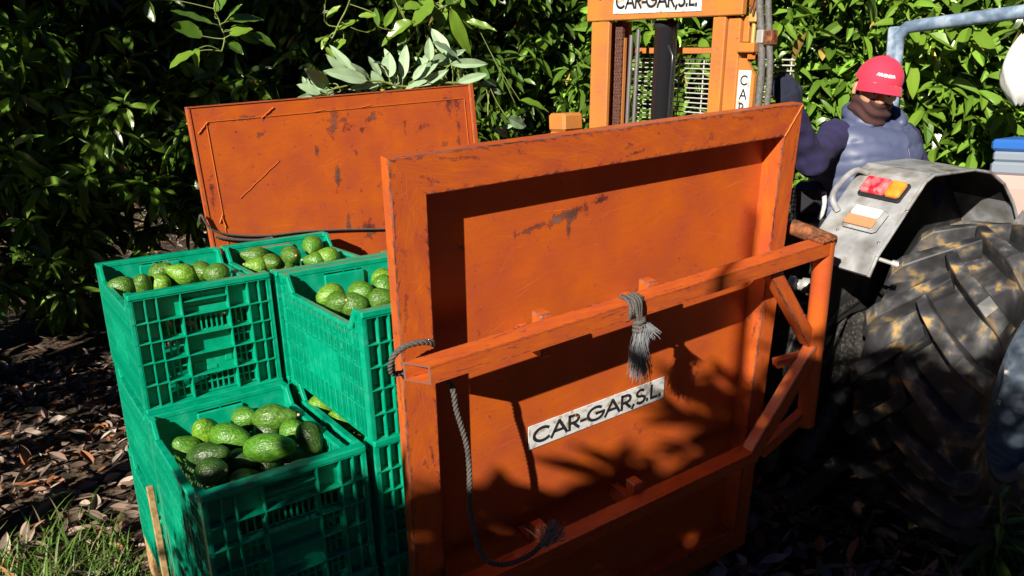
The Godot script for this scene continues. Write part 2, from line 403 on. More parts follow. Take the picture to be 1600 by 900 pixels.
	M.chain = tri_map(mat(Color(1, 1, 1), 0.6, 0.2), 20.0)
	M.chain.albedo_texture = ramp_tex(noise(0, 0.06, 3, 31), 128, [0.0, 0.5, 1.0], [Color(0.16, 0.11, 0.10), Color(0.36, 0.23, 0.19), Color(0.60, 0.38, 0.28)])
	m = tri_map(mat(Color(1, 1, 1), 0.6), 0.9)
	m.albedo_texture = ramp_tex(noise(0, 0.014, 5, 41), 512, [0.0, 0.50, 0.70, 0.745, 0.81, 1.0], [Color(0.09, 0.09, 0.10), Color(0.16, 0.16, 0.175), Color(0.36, 0.36, 0.37), Color(0.52, 0.46, 0.35), Color(0.72, 0.57, 0.34), Color(0.80, 0.66, 0.42)])
	m.heightmap_enabled = true
	m.heightmap_texture = height_tex(noise(0, 0.04, 4, 42), 256)
	m.heightmap_scale = 0.3
	M.rubber = m
	m = tri_map(mat(Color(1, 1, 1), 0.5), 0.8)
	m.albedo_texture = ramp_tex(noise(0, 0.012, 5, 43), 512, [0.0, 0.36, 0.5, 0.66, 1.0], [Color(0.36, 0.35, 0.34), Color(0.57, 0.58, 0.60), Color(0.65, 0.66, 0.68), Color(0.52, 0.51, 0.49), Color(0.32, 0.28, 0.23)])
	M.fender = m
	m = tri_map(mat(Color(1, 1, 1), 0.5), 0.8)
	m.albedo_texture = ramp_tex(noise(0, 0.016, 5, 77), 512, [0.0, 0.45, 0.68, 0.74, 0.82, 1.0], [Color(0.11, 0.11, 0.125), Color(0.19, 0.19, 0.205), Color(0.33, 0.33, 0.345), Color(0.42, 0.40, 0.36), Color(0.66, 0.54, 0.34), Color(0.78, 0.64, 0.42)])
	m.heightmap_enabled = true
	m.heightmap_texture = height_tex(noise(0, 0.05, 4, 78), 256)
	m.heightmap_scale = 0.2
	M.lug = m
	m = tri_map(mat(Color(1, 1, 1), 0.5), 1.0)
	m.albedo_texture = ramp_tex(noise(0, 0.02, 5, 44), 512, [0.0, 0.45, 0.6, 1.0], [Color(0.30, 0.36, 0.44), Color(0.44, 0.52, 0.62), Color(0.52, 0.60, 0.70), Color(0.70, 0.74, 0.78)])
	M.blue_steel = m
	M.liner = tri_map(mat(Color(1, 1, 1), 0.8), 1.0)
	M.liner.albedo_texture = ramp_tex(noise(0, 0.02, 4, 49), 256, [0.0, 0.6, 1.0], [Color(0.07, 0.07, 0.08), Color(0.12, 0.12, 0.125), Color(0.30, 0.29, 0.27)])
	M.rim = tri_map(mat(Color(1, 1, 1), 0.6), 3.0)
	M.rim.albedo_texture = ramp_tex(noise(0, 0.02, 4, 45), 256, [0.0, 0.5, 1.0], [Color(0.20, 0.24, 0.30), Color(0.31, 0.36, 0.43), Color(0.45, 0.48, 0.52)])
	M.red_lens = mat(lin(0.75, 0.03, 0.05), 0.15)
	M.red_worn = tri_map(mat(Color(1, 1, 1), 0.15), 2.0)
	M.red_worn.albedo_texture = ramp_tex(noise(0, 0.03, 4, 46), 256, [0.0, 0.42, 0.5, 1.0], [Color(0.85, 0.08, 0.14), Color(0.90, 0.16, 0.22), Color(0.95, 0.45, 0.48), Color(1.0, 0.62, 0.60)])
	M.amber = tri_map(mat(Color(1, 1, 1), 0.15), 2.0)
	M.amber.albedo_texture = ramp_tex(noise(0, 0.03, 4, 47), 256, [0.0, 0.5, 1.0], [Color(0.95, 0.42, 0.08), Color(1.0, 0.56, 0.16), Color(1.0, 0.70, 0.38)])
	M.amber_pale = mat(lin(0.62, 0.25, 0.12), 0.25)
	M.lens_white = mat(lin(0.55, 0.55, 0.54), 0.25)
	M.hood = mat(lin(0.60, 0.36, 0.33), 0.4)
	M.blue_lid = mat(lin(0.03, 0.14, 0.5), 0.35)
	M.canister = mat(lin(0.24, 0.29, 0.36), 0.3)
	M.bag = mat(lin(0.80, 0.82, 0.80), 0.35)
	M.bag.backlight_enabled = true
	M.bag.backlight = Color(0.4, 0.4, 0.4)
	M.cap = mat(lin(0.62, 0.03, 0.075), 0.85)
	M.cap.rim_enabled = true
	M.cap.rim = 0.4
	M.white_thread = mat(lin(0.8, 0.8, 0.8), 0.7)
	M.eye = mat(lin(0.35, 0.32, 0.3), 0.3)
	M.skin = mat(lin(0.50, 0.27, 0.17), 0.45)
	M.gaiter = mat(lin(0.055, 0.020, 0.020), 0.9)
	M.sweater = mat(lin(0.022, 0.018, 0.075), 0.95)
	M.vest = mat(lin(0.075, 0.092, 0.175), 0.5)
	M.glove = mat(lin(0.010, 0.014, 0.034), 0.95)
	M.trouser = mat(lin(0.03, 0.04, 0.07), 0.9)
	M.hair = mat(lin(0.02, 0.016, 0.014), 0.8)
	M.zip = mat(lin(0.05, 0.06, 0.11), 0.4)
	m = tri_map(mat(Color(1, 1, 1), 0.9), 0.5, true)
	m.albedo_texture = ramp_tex(noise(0, 0.02, 5, 60), 512, [0.0, 0.4, 0.6, 1.0], [Color(0.13, 0.10, 0.075), Color(0.22, 0.17, 0.12), Color(0.31, 0.24, 0.17), Color(0.42, 0.34, 0.25)])
	m.heightmap_enabled = true
	m.heightmap_texture = height_tex(noise(0, 0.05, 4, 61), 512)
	m.heightmap_scale = 2.0
	M.soil = m
	m = tri_map(mat(Color(1, 1, 1), 0.9), 1.5)
	m.albedo_texture = ramp_tex(noise(0, 0.03, 5, 62), 256, [0.0, 0.5, 1.0], [Color(0.20, 0.17, 0.14), Color(0.33, 0.29, 0.25), Color(0.46, 0.42, 0.37)])
	M.bark = m
	M.twig = mat(lin(0.20, 0.26, 0.06), 0.7)
	M.dry_twig = mat(lin(0.16, 0.10, 0.07), 0.85)
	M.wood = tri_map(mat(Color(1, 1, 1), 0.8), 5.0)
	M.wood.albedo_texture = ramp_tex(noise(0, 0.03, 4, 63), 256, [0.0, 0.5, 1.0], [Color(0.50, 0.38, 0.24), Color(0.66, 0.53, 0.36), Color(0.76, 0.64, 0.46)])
	m = mat(Color(1, 1, 1), 0.27, 0.0, 0.5)
	m.vertex_color_use_as_albedo = true
	m.backlight_enabled = true
	m.backlight = Color(0.28, 0.36, 0.06)
	M.leaf = m
	M.leaf_tints = []
	for c in [[0.05, 0.11, 0.016], [0.075, 0.155, 0.02], [0.13, 0.23, 0.024], [0.06, 0.135, 0.02], [0.17, 0.28, 0.03]]:
		m = mat(lin(c[0], c[1], c[2]), 0.27)
		m.backlight_enabled = true
		m.backlight = Color(0.28, 0.36, 0.06)
		M.leaf_tints.append(m)
	m = tri_map(mat(Color(1, 1, 1), 0.6), 12.0)
	m.albedo_texture = ramp_tex(noise(0, 0.03, 3, 64), 128, [0.0, 0.5, 1.0], [Color(0.55, 0.66, 0.52), Color(0.61, 0.72, 0.57), Color(0.67, 0.76, 0.62)])
	m.backlight_enabled = true
	m.backlight = Color(0.3, 0.36, 0.2)
	M.leaf_pale = m
	m = mat(Color(1, 1, 1), 0.75)
	m.vertex_color_use_as_albedo = true
	M.litter = m
	M.litter_tints = []
	for c in [[0.20, 0.13, 0.10], [0.30, 0.21, 0.16], [0.12, 0.08, 0.06], [0.36, 0.28, 0.22], [0.30, 0.12, 0.05]]:
		M.litter_tints.append(mat(lin(c[0], c[1], c[2]), 0.75))
	m = mat(Color(1, 1, 1), 0.5)
	m.vertex_color_use_as_albedo = true
	m.backlight_enabled = true
	m.backlight = Color(0.4, 0.5, 0.1)
	M.grass = m

# ---------------------------------------------------------------- lettering: round sans capitals drawn as strokes
func glyph_strokes(ch: String) -> Array:   # [width, strokes as lists of points in a cell of height 1]
	var arc := func(cx: float, cy: float, r: float, a0: float, a1: float, sy := 1.0) -> Array:
		var p := []
		for i in 19:
			var t := deg_to_rad(lerpf(a0, a1, i / 18.0))
			p.append(Vector2(cx + r * cos(t), cy + r * sy * sin(t)))
		return p
	match ch:
		"C": return [0.92, [arc.call(0.5, 0.5, 0.44, 45, 315)]]
		"A": return [0.9, [[Vector2(0.04, 0.0), Vector2(0.45, 1.0), Vector2(0.86, 0.0)], [Vector2(0.2, 0.34), Vector2(0.7, 0.34)]]]
		"R":
			var b: Array = [Vector2(0.1, 0.94), Vector2(0.32, 0.94)]
			b.append_array(arc.call(0.34, 0.7, 0.24, 90, -90))
			b.append(Vector2(0.1, 0.46))
			return [0.66, [[Vector2(0.1, 0.0), Vector2(0.1, 1.0)], b, [Vector2(0.28, 0.46), Vector2(0.6, 0.0)]]]
		"-": return [0.38, [[Vector2(0.05, 0.36), Vector2(0.33, 0.36)]]]
		"G":
			var g: Array = arc.call(0.5, 0.5, 0.44, 48, 360)
			g.append(Vector2(0.52, 0.5))
			return [1.0, [g]]
		",": return [0.24, [[Vector2(0.14, 0.08), Vector2(0.06, -0.16)]]]
		"S":
			var s: Array = arc.call(0.3, 0.73, 0.22, 40, 265)
			s.append_array(arc.call(0.3, 0.27, 0.24, 85, -145))
			return [0.6, [s]]
		".": return [0.26, [[Vector2(0.12, 0.0), Vector2(0.12, 0.14)]]]
		"L": return [0.5, [[Vector2(0.1, 1.0), Vector2(0.1, 0.06), Vector2(0.46, 0.06)]]]
	return [0.4, []]

# flat print in the plane z = 0 of the shape, lower left corner at o
func lettering(s: Shape, text: String, o: Vector2, h: float, width: float, thick: float, stacked := false) -> void:
	var total := 0.0
	for c in text: total += glyph_strokes(c)[0]
	var k := width / total
	var x := o.x
	var y := o.y
	for c in text:
		var g := glyph_strokes(c)
		for line in g[1]:
			for i in line.size() - 1:
				var a := Vector2(x + line[i].x * (width if stacked else k), y + line[i].y * h)
				var b := Vector2(x + line[i + 1].x * (width if stacked else k), y + line[i + 1].y * h)
				var d := (b - a).normalized() * thick * 0.5
				var nn := Vector2(-d.y, d.x)
				a -= d * 0.6; b += d * 0.6
				var dz = 0.00004 * i
				s.quad(V(a.x - nn.x, a.y - nn.y, dz), V(b.x - nn.x, b.y - nn.y, dz), V(b.x + nn.x, b.y + nn.y, dz), V(a.x + nn.x, a.y + nn.y, dz))
		if stacked: y -= h * 1.42
		else: x += g[0] * k

# ---------------------------------------------------------------- crates
# A ribbed wall in the plane z = 0 that looks to +z: x from 0 to W, ribs from z = -deep to 0, the thin sheet at -deep.
func slots(s: Shape, x0: float, x1: float, y0: float, y1: float, nx: int, ny: int, z: float, frame: float, web: float) -> void:
	var t := 0.0016 if web > 0.0021 else 0.0008
	s.bx(V(x0, y0, z - t), V(x0 + frame, y1, z + t)); s.bx(V(x1 - frame, y0, z - t), V(x1, y1, z + t))
	s.bx(V(x0 + frame, y0, z - t), V(x1 - frame, y0 + frame, z + t)); s.bx(V(x0 + frame, y1 - frame, z - t), V(x1 - frame, y1, z + t))
	var xa := x0 + frame; var xb := x1 - frame; var ya := y0 + frame; var yb := y1 - frame
	for i in range(1, nx):
		var x := lerpf(xa, xb, float(i) / nx)
		s.bx(V(x - web, ya, z - t * 0.9), V(x + web, yb, z + t * 2.2))
	for j in range(1, ny):
		var y := lerpf(ya, yb, float(j) / ny)
		s.bx(V(xa, y - web, z - t * 0.8), V(xb, y + web, z + t * 1.8))

func end_wall() -> Shape:
	var s := Shape.new()
	var W := 0.4
	var H := LAYER
	var deep := 0.028
	var cols := [0.0, 0.042, 0.073, 0.138, 0.27, 0.33, 0.364, 0.4]
	var rows := [0.0, 0.068, 0.134, 0.194, 0.254, 0.324]
	for x in cols:
		s.bx(V(clampf(x - 0.0017, 0, W), 0.002, -deep), V(clampf(x + 0.0017, 0, W), 0.33, -0.0004))
	for y in rows:
		s.bx(V(0.0005, maxf(y - 0.0017, 0.0), -deep + 0.0002), V(W - 0.0005, y + 0.0017, 0.0), 0.0004)
	s.bx(V(0, 0.326, -0.03), V(W, H, 0.003), 0.0022)                    # top flange
	for i in 7:
		for j in 5:
			var x0: float = cols[i]; var x1: float = cols[i + 1]; var y0: float = rows[j]; var y1: float = rows[j + 1]
			if i == 3:
				if j == 4:
					slots(s, x0, x1, 0.295, y1, 2, 2, -deep, 0.003, 0.002)
					s.bx(V(x0, y0, -deep - 0.0015), V(x1, 0.272, -deep + 0.0015))
					s.bx(V(x0 + 0.004, 0.2935, -deep), V(x1 - 0.004, 0.2965, -0.004), 0.0006)
				elif j == 3: slots(s, x0, x1, y0, y1, 8, 1, -deep, 0.006, 0.0022)
				elif j == 0: slots(s, x0, x1, y0, y1, 7, 2, -deep, 0.008, 0.0022)
				else:
					s.bx(V(x0, y0, -deep - 0.0015), V(x1, y1, -deep + 0.0015))
					if j == 1:
						for e in [[0.012, 0.016, 0.03, 0.018], [0.05, 0.004, 0.03, 0.012], [0.106, 0.02, 0.02, 0.042]]:
							s.bx(V(x0 + e[0], y0 + e[1], -deep), V(x0 + e[0] + e[2], y0 + e[1] + e[3], -deep + 0.004), 0.001)
			elif (i == 2 or i == 4) and j < 4: slots(s, x0, x1, y0, y1, 3, 1 if j == 3 else 2, -deep, 0.005, 0.0024)
			else: s.bx(V(x0, y0, -deep - 0.0015), V(x1, y1, -deep + 0.0015))
	s.bx(V(0.138, 0.236, -deep - 0.012), V(0.272, 0.318, -deep - 0.002), 0.004)   # raised pad behind the hand hold
	return s

func side_wall() -> Shape:
	var s := Shape.new()
	var W := 0.6
	var H := LAYER
	var deep := 0.010
	var dip := 0.288
	var cols := [0.0, 0.022, 0.044, 0.066, 0.098, 0.14, 0.182, 0.224, 0.266, 0.3, 0.334, 0.376, 0.418, 0.46, 0.502, 0.534, 0.556, 0.578, 0.6]
	var rows := [0.0, 0.078, 0.132, 0.190, 0.238, 0.284]
	for i in cols.size():
		var x: float = cols[i]
		var top := 0.33 if (i < 3 or i > 15) else dip - 0.004
		s.bx(V(clampf(x - 0.0014, 0, W), 0.002, -deep), V(clampf(x + 0.0014, 0, W), top, -0.0004))
	for y in rows:
		s.bx(V(0.0005, maxf(y - 0.0015, 0.0), -deep + 0.0002), V(W - 0.0005, y + 0.0015, 0.0), 0.0004)
	for e in [[0.0, 0.066], [0.534, 0.6]]:
		s.bx(V(e[0] + 0.0005, 0.308, -deep + 0.0002), V(e[1] - 0.0005, 0.311, 0.0))
		s.bx(V(e[0], 0.328, -0.018), V(e[1] - 0.016 if e[0] == 0.0 else e[1], H - 0.0006, 0.0022), 0.002) if e[0] == 0.0 else s.bx(V(e[0] + 0.016, 0.328, -0.018), V(e[1], H - 0.0006, 0.0022), 0.002)
		s.bx(V(e[0], 0.284, -deep - 0.0015), V(e[1], 0.328, -deep + 0.0015))
	s.bar(V(0.05, 0.335, -0.008), V(0.085, dip, -0.008), 0.02, 0.012, V(0, 0, 1), 0.002)      # the rim falls to the dip
	s.bar(V(0.55, 0.335, -0.008), V(0.515, dip, -0.008), 0.02, 0.012, V(0, 0, 1), 0.002)
	s.bx(V(0.083, dip - 0.008, -0.018), V(0.517, dip + 0.004, 0.0022), 0.002)
	for i in cols.size() - 1:
		for j in 5:
			var x0: float = cols[i]; var x1: float = cols[i + 1]; var y0: float = rows[j]; var y1: float = rows[j + 1]
			var edge := i < 4 or i > 13
			if edge and i > 0 and i < 17 and j < 4: slots(s, x0, x1, y0, y1, 2, 1, -deep, 0.003, 0.002)
			elif not edge and j >= 3: slots(s, x0, x1, y0, y1, 3, 1, -deep, 0.0045, 0.0016)
			elif not edge and (j == 1 or j == 2) and (i <= 5 or i >= 12): slots(s, x0, x1, y0, y1, 3, 1, -deep, 0.0045, 0.0016)
			elif not edge and (j == 1 or j == 2): s.bx(V(x0, y0, -deep - 0.0015), V(x1, y1, -0.003))
			elif not edge and j == 0: slots(s, x0, x1, y0, y1, 2, 1, -deep, 0.005, 0.003)
			else: s.bx(V(x0, y0, -deep - 0.0015), V(x1, y1, -deep + 0.0015))
	for k in 46:   # moulded bumps on the plain plate
		var p := V(0.19 + 0.22 * rng.randf(), 0.138 + 0.045 * rng.randf(), -0.003)
		s.bx(p - V(0.002, 0.002, 0.001), p + V(0.002, 0.002, 0.0012), 0.0005)
	return s

var crate0: Node3D
func crate(label: String, p: Vector3, turn := 0.0) -> Node3D:
	var xf := Transform3D(Basis(Vector3.UP, turn), p)
	if crate0 == null:
		crate0 = thing("crate", label, "crate", xf, "green plastic crates on the pallet")
		var e := end_wall().done()
		var w := side_wall().done()
		part("end_wall", e, M.crate, crate0)
		part("end_wall", e, M.crate, crate0, Transform3D(Basis(Vector3.UP, PI), V(0.4, 0, -0.6)))
		part("side_wall", w, M.crate, crate0, Transform3D(Basis(Vector3.UP, -PI / 2), V(0, 0, -0.6)))
		part("side_wall", w, M.crate, crate0, Transform3D(Basis(Vector3.UP, PI / 2), V(0.4, 0, 0)))
		var f := Shape.new()
		f.bx(V(0.0235, 0.004, -0.5765), V(0.3765, 0.009, -0.0235))
		for k in 5: f.bx(V(0.06 + k * 0.07 - 0.003, 0.0, -0.574), V(0.06 + k * 0.07 + 0.003, 0.0035, -0.026))
		part("floor", f, M.crate, crate0)
		return crate0
	var c: Node3D = crate0.duplicate()
	c.name = numbered("crate")
	add_child(c)
	c.transform = xf
	tag(c, label, "crate", "green plastic crates on the pallet")
	return c

var fruit_meshes := []
func fruit_mesh(v: int) -> ArrayMesh:   # unit length along y, unit diameter, stem end at +y
	var s := Shape.new()
	var prof := []
	var waist: float = [0.62, 0.75, 0.52][v]
	for i in 17:
		var t := i / 16.0
		var r := sqrt(maxf(0.0, 1.0 - pow(2.0 * t - 1.0, 2.0)))
		var neck := lerpf(1.0, waist, smoothstep(0.35, 1.0, t))
		prof.append(Vector2(0.5 * pow(r, 0.92) * neck * 1.06, t - 0.5))
	s.lathe(prof, 22, Transform3D())
	return s.done()

func fruit(label: String, p: Vector3, axis: Vector3, dia: float, length: float, tone: int) -> void:
	if fruit_meshes.is_empty():
		for v in 3: fruit_meshes.append(fruit_mesh(v))
	var v := rng.randi() % 3
	var side := axis.cross(Vector3.UP if absf(axis.y) < 0.9 else Vector3.RIGHT).normalized().rotated(axis.normalized(), rng.randf() * TAU)
	var b := Basis(side * dia, axis.normalized() * length, side.cross(axis.normalized()) * dia * rng.randf_range(0.94, 1.0))
	var o := thing("avocado", label, "avocado", Transform3D(Basis(), p - V(0, dia * 0.5, 0)), "avocados heaped in the crates")
	part("fruit", fruit_meshes[v], M.fruits[tone], o, Transform3D(b, V(0, dia * 0.5, 0)))
	if rng.randf() < 0.55 and not ("stem" in label): return
	var st := Shape.new()
	st.lathe([Vector2(0.0, -0.004), Vector2(0.0045, -0.003), Vector2(0.0038, 0.003), Vector2(0.0, 0.004)], 7, Transform3D())
	part("stem_stub", st, M.stem, o, look(V(0, dia * 0.5, 0) + axis.normalized() * (length * 0.5), axis, Vector3.UP if absf(axis.y) < 0.9 else Vector3.RIGHT))

func build_load() -> void:
	crate("rear left green crate on top, its ribbed end facing out, half full of avocados", V(0, -LAYER, 0))
	crate("far green crate on top beside the rear orange gate, filled with avocados", V(0.418, -LAYER, 0.004), 0.006)
	crate("near right green crate on top, its corner tucked behind the front orange gate", V(0.419, -LAYER, 0.625), -0.004)
	crate("front green crate one layer lower, shaded, filled with large avocados", V(-0.004, -2 * LAYER, 0.63), 0.004)
	crate("green crate directly under the rear left crate, only its long side showing", V(0.002, -2 * LAYER, 0.0), -0.003)
	crate("green crate of the middle layer under the near right crate", V(0.421, -2 * LAYER, 0.627))
	crate("bottom green crate under the front crate, long side dappled by sun", V(0, -3 * LAYER, 0.627), 0.003)
	crate("bottom green crate of the rear left stack, above the pallet corner", V(0, -3 * LAYER, 0.002), 0.002)
	crate("bottom green crate of the near right stack, dark behind the front gate", V(0.42, -3 * LAYER, 0.626))
	crate("green crate of the middle layer under the far crate", V(0.419, -2 * LAYER, 0.003))
	crate("bottom green crate under the far crate, at the back of the pallet", V(0.419, -3 * LAYER, 0.003))
	for f in FRUIT:
		fruit(f[6], V(f[1][0], f[1][1], f[1][2]), V(f[2][0], f[2][1], f[2][2]), f[3], f[4], f[5])
	# the fruit beneath the top ones
	for h in [["rear left crate", V(0.2, -0.155, -0.3)], ["far crate", V(0.62, -0.155, -0.3)], ["near right crate", V(0.62, -0.16, 0.325)], ["front crate", V(0.2, -0.49, 0.33)], ["crate under the near right crate", V(0.62, -0.49, 0.325)]]:
		var mm := MultiMesh.new()
		mm.transform_format = MultiMesh.TRANSFORM_3D
		mm.mesh = fruit_meshes[0]
		mm.instance_count = 32
		for k in 32:
			var p: Vector3 = V(-0.12 + 0.08 * (k % 4), 0.016 * sin(k * 2.3), -0.20 + 0.057 * (k / 4))
			var ax := V(rng.randfn(), rng.randfn(0, 0.4), rng.randfn()).normalized()
			var sd := ax.cross(Vector3.UP).normalized()
			mm.set_instance_transform(k, Transform3D(Basis(sd * 0.076, ax * 0.108, sd.cross(ax) * 0.074), p))
		var o := MultiMeshInstance3D.new()
		o.multimesh = mm
		o.material_override = M.fruits[k_tone(h[0])]
		o.name = numbered("avocado_heap")
		add_child(o)
		o.position = h[1]
		tag(o, "heap of avocados under the top fruits in the " + h[0], "avocados")
		o.set_meta("kind", "stuff")
	# the pallet under the crates
	var t := thing("pallet", "wooden pallet under the green crates", "pallet", at(0.41, -3 * LAYER - 0.15, 0.01))
	for k in 7:
		var s := Shape.new()
		var z := -0.56 + k * 0.187
		s.bx(V(-0.41, 0.125, z - 0.05), V(0.42, 0.148, z + 0.05), 0.002)
		part("deck_board", s, M.wood, t)
	for x in [-0.36, 0.0, 0.36]:
		var s := Shape.new()
		s.bx(V(x - 0.05, 0.0, -0.6), V(x + 0.05, 0.021, 0.6), 0.002)
		part("base_board", s, M.wood, t)
		for z in [-0.54, 0.0, 0.54]:
			var b := Shape.new()
			b.bx(V(x - 0.05, 0.0215, z - 0.06), V(x + 0.05, 0.1245, z + 0.06), 0.002)
			part("block", b, M.wood, t)
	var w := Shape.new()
	w.bar(V(-0.012, -0.62, -0.10), V(-0.012, GROUND, -0.055), 0.02, 0.012, V(0, 0, 1), 0.002)  # added slat, its pale tan stands for sun on the crate side
	tag(part("sun_strip_slat", w, M.wood, self), "pale added slat standing for a sunlit strip on the side of the lower crates", "slat")

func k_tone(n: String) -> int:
	return 3 if n == "front crate" else 0  # the front heap takes the skin with shade in its colour

# ---------------------------------------------------------------- the orange gates
func front_gate() -> void:
	var root := thing("front_gate", "front orange steel gate with recessed sheet, two square bars and a white name plate", "gate", Transform3D(Basis.from_euler(V(0.1324, -0.0444, 0.0448)).scaled(Vector3.ONE * 0.885), V(0.3899, 0.3821, 0.8840)))
	var W := 1.4685
	var H := 1.78
	var xl := 0.008
	var xi := 0.102
	var xr := 1.392
	var D := 0.075
	# one welded frame: loops of four corners from the outer back edge round to the sheet
	var s := Shape.new()
	var loops := []
	for q in [[xl, 0.0, W, -H, -0.045], [xl, 0.0, W, -H, -0.003], [xl + 0.003, -0.003, W - 0.003, -H + 0.003, 0.0], [xi - 0.003, -0.097, xr + 0.003, -H + 0.097, 0.0], [xi, -0.1, xr, -H + 0.1, -0.003], [xi, -0.1, xr, -H + 0.1, -D]]:
		loops.append([V(q[0], q[1], q[4]), V(q[0], q[3], q[4]), V(q[2], q[3], q[4]), V(q[2], q[1], q[4])])
	var vs := [[0.4, 0.05], [0.0, 0.01], [0.03, 0.97], [0.99, 1.0], [0.96, 0.3]]
	for i in 5:
		for k in 4:
			var k2 := (k + 1) % 4
			var A: Vector3 = loops[i][k]; var B: Vector3 = loops[i][k2]; var C: Vector3 = loops[i + 1][k2]; var E: Vector3 = loops[i + 1][k]
			var al := A.distance_to(B)
			var o := k * 0.37 + i * 0.11
			s.quad(A, B, C, E, Vector2(o, vs[i][0]), Vector2(o + al, vs[i][0]), Vector2(o + al, vs[i][1]), Vector2(o, vs[i][1]))
	for k in 4:
		var k2 := (k + 1) % 4
		var zb := V(0, 0, -0.045 + D)
		s.quad(loops[0][k2], loops[0][k], loops[5][k] + zb, loops[5][k2] + zb)
	part("frame", s, M.rail, root)
	s = Shape.new()
	s.quad(V(xl + 0.04, -H + 0.03, -D), V(W - 0.03, -H + 0.03, -D), V(W - 0.03, -0.05, -D), V(xl + 0.04, -0.05, -D))
	s.bx(V(xl + 0.04, -H + 0.03, -D - 0.005), V(W - 0.03, -0.05, -D - 0.0006))
	part("sheet", s, M.sheet, root)
	s = Shape.new()   # the mitre weld at the upper right corner
	var path := []
	for i in 12: path.append(V(lerpf(xr + 0.002, W - 0.004, i / 11.0), lerpf(-0.1, -0.004, i / 11.0) + 0.0012 * sin(i * 2.1), 0.0004))
	s.tube(path, 0.0028, 6)
	part("weld_bead", s, M.weld, root)
	# name plate
	s = Shape.new()
	s.box(Transform3D(Basis(Vector3.BACK, 0.012), V(0.727, -0.940, -0.072)), V(0.566, 0.084, 0.003), 0.0008)
	var plate := part("name_plate", s, M.sign, root)
	s = Shape.new()
	lettering(s, "CAR-GAR,S.L.", Vector2(-0.268, -0.026), 0.053, 0.54, 0.0105)
	part("lettering", s, M.letter, plate, Transform3D(Basis(Vector3.BACK, 0.012), V(0.727, -0.940, -0.0698)))
	s = Shape.new()
	for e in [V(-0.1, 0.022, 0.002), V(-0.092, 0.012, 0.002)]: s.lathe([Vector2(0.0, -0.001), Vector2(0.006, -0.0005), Vector2(0.005, 0.0015), Vector2(0.0, 0.002)], 7, look(V(0.727, -0.940, -0.0715) + e, V(0, 0, 1), Vector3.UP))
	part("rust_spot", s, M.rust, plate)
	# the two hollow bars with their struts
	s = Shape.new()
	var a := V(0.006, -0.512, 0.09)
	var b := V(1.556, -0.479, 0.09)
	hollow(s, a, b, 0.06, 0.05, 0.045)
	part("upper_bar", s, M.rail, root)
	s = Shape.new()
	s.bar(V(0.021, -0.512, 0.09), V(0.023, -0.512, 0.09), 0.05, 0.04, V(0, 1, 0))
	s = Shape.new()
	hollow(s, V(0.02, -1.243, 0.09), V(1.315, -1.226, 0.09), 0.06, 0.05)
	part("lower_bar", s, M.rail, root)
	s = Shape.new()
	s.bar(V(1.295, -1.238, 0.0902), V(1.60, -0.86, 0.0902), 0.0595, 0.05, V(0, 0, 1), 0.004)
	part("rising_bar", s, M.rail, root)
	s = Shape.new()
	s.tube([V(1.563, -0.46, 0.088), V(1.585, -0.75, 0.088), V(1.615, -1.21, 0.088)], 0.034, 14)
	part("hinge_post", s, M.paint, root)
	s = Shape.new()
	s.bar(V(1.31, -0.52, 0.075), V(1.575, -0.85, 0.075), 0.05, 0.045, V(0, 0, 1), 0.004)
	part("brace", s, M.rail, root)
	s = Shape.new()
	s.bar(V(1.40, -1.275, 0.06), V(1.61, -1.16, 0.08), 0.045, 0.04, V(0, 0, 1), 0.004)
	part("brace", s, M.rail, root)
	s = Shape.new()
	s.bar(V(1.46, -0.93, 0.03), V(1.60, -0.905, 0.08), 0.04, 0.03, V(0, 1, 0), 0.003)
	part("brace", s, M.rail, root)
	s = Shape.new()
	s.tube([V(1.565, -0.462, 0.115), V(1.562, -0.452, 0.02), V(1.556, -0.446, -0.045)], 0.029, 14)
	part("hinge_pin", s, M.rust, root)
	s = Shape.new()
	s.bar(V(1.50, -0.447, 0.082), V(1.575, -0.444, 0.088), 0.064, 0.012, V(0, 1, 0), 0.003)
	var w := []
	for i in 14: w.append(V(1.50 + i * 0.006, -0.448 + 0.003 * sin(i * 1.9), 0.121 + 0.001 * cos(i * 2.7)))
	s.tube(w, 0.005, 6)
	part("weld_bead", s, M.rust, root)
	for e in [V(0.804, -0.458, 0), V(0.416, -0.468, 0), V(0.80, -1.175, 0), V(0.41, -1.18, 0)]:
		s = Shape.new()
		s.bx(e + V(-0.02, -0.075, 0.012), e + V(0.02, 0.0, 0.0585), 0.003)
		s.bx(e + V(-0.018, -0.13, -D + 0.001), e + V(0.018, -0.0755, 0.058), 0.003)
		part("stand_off", s, M.rail, root)
	for e in [-0.3, -1.0]:   # arms back to the carriage
		s = Shape.new()
		s.bar(V(1.43, e, -0.047), V(1.50, e, -0.5), 0.05, 0.06, V(0, 1, 0), 0.003)
		part("hinge_arm", s, M.paint, root)

func block8(s: Shape, lo: Array, hi: Array) -> void:   # two quads joined into a solid
	var c := Vector3.ZERO
	for p in lo: c += p / 8.0
	for p in hi: c += p / 8.0
	s.face(lo, c); s.face(hi, c)
	for k in 4:
		var k2 := (k + 1) % 4
		var la: float = lo[k].distance_to(hi[k])
		s.face([lo[k], lo[k2], hi[k2], hi[k]], c, [Vector2(0.2 + k * 0.3, 0.02), Vector2(0.2 + k * 0.3, 0.98), Vector2(0.2 + k * 0.3 + la, 0.98), Vector2(0.2 + k * 0.3 + la, 0.02)])

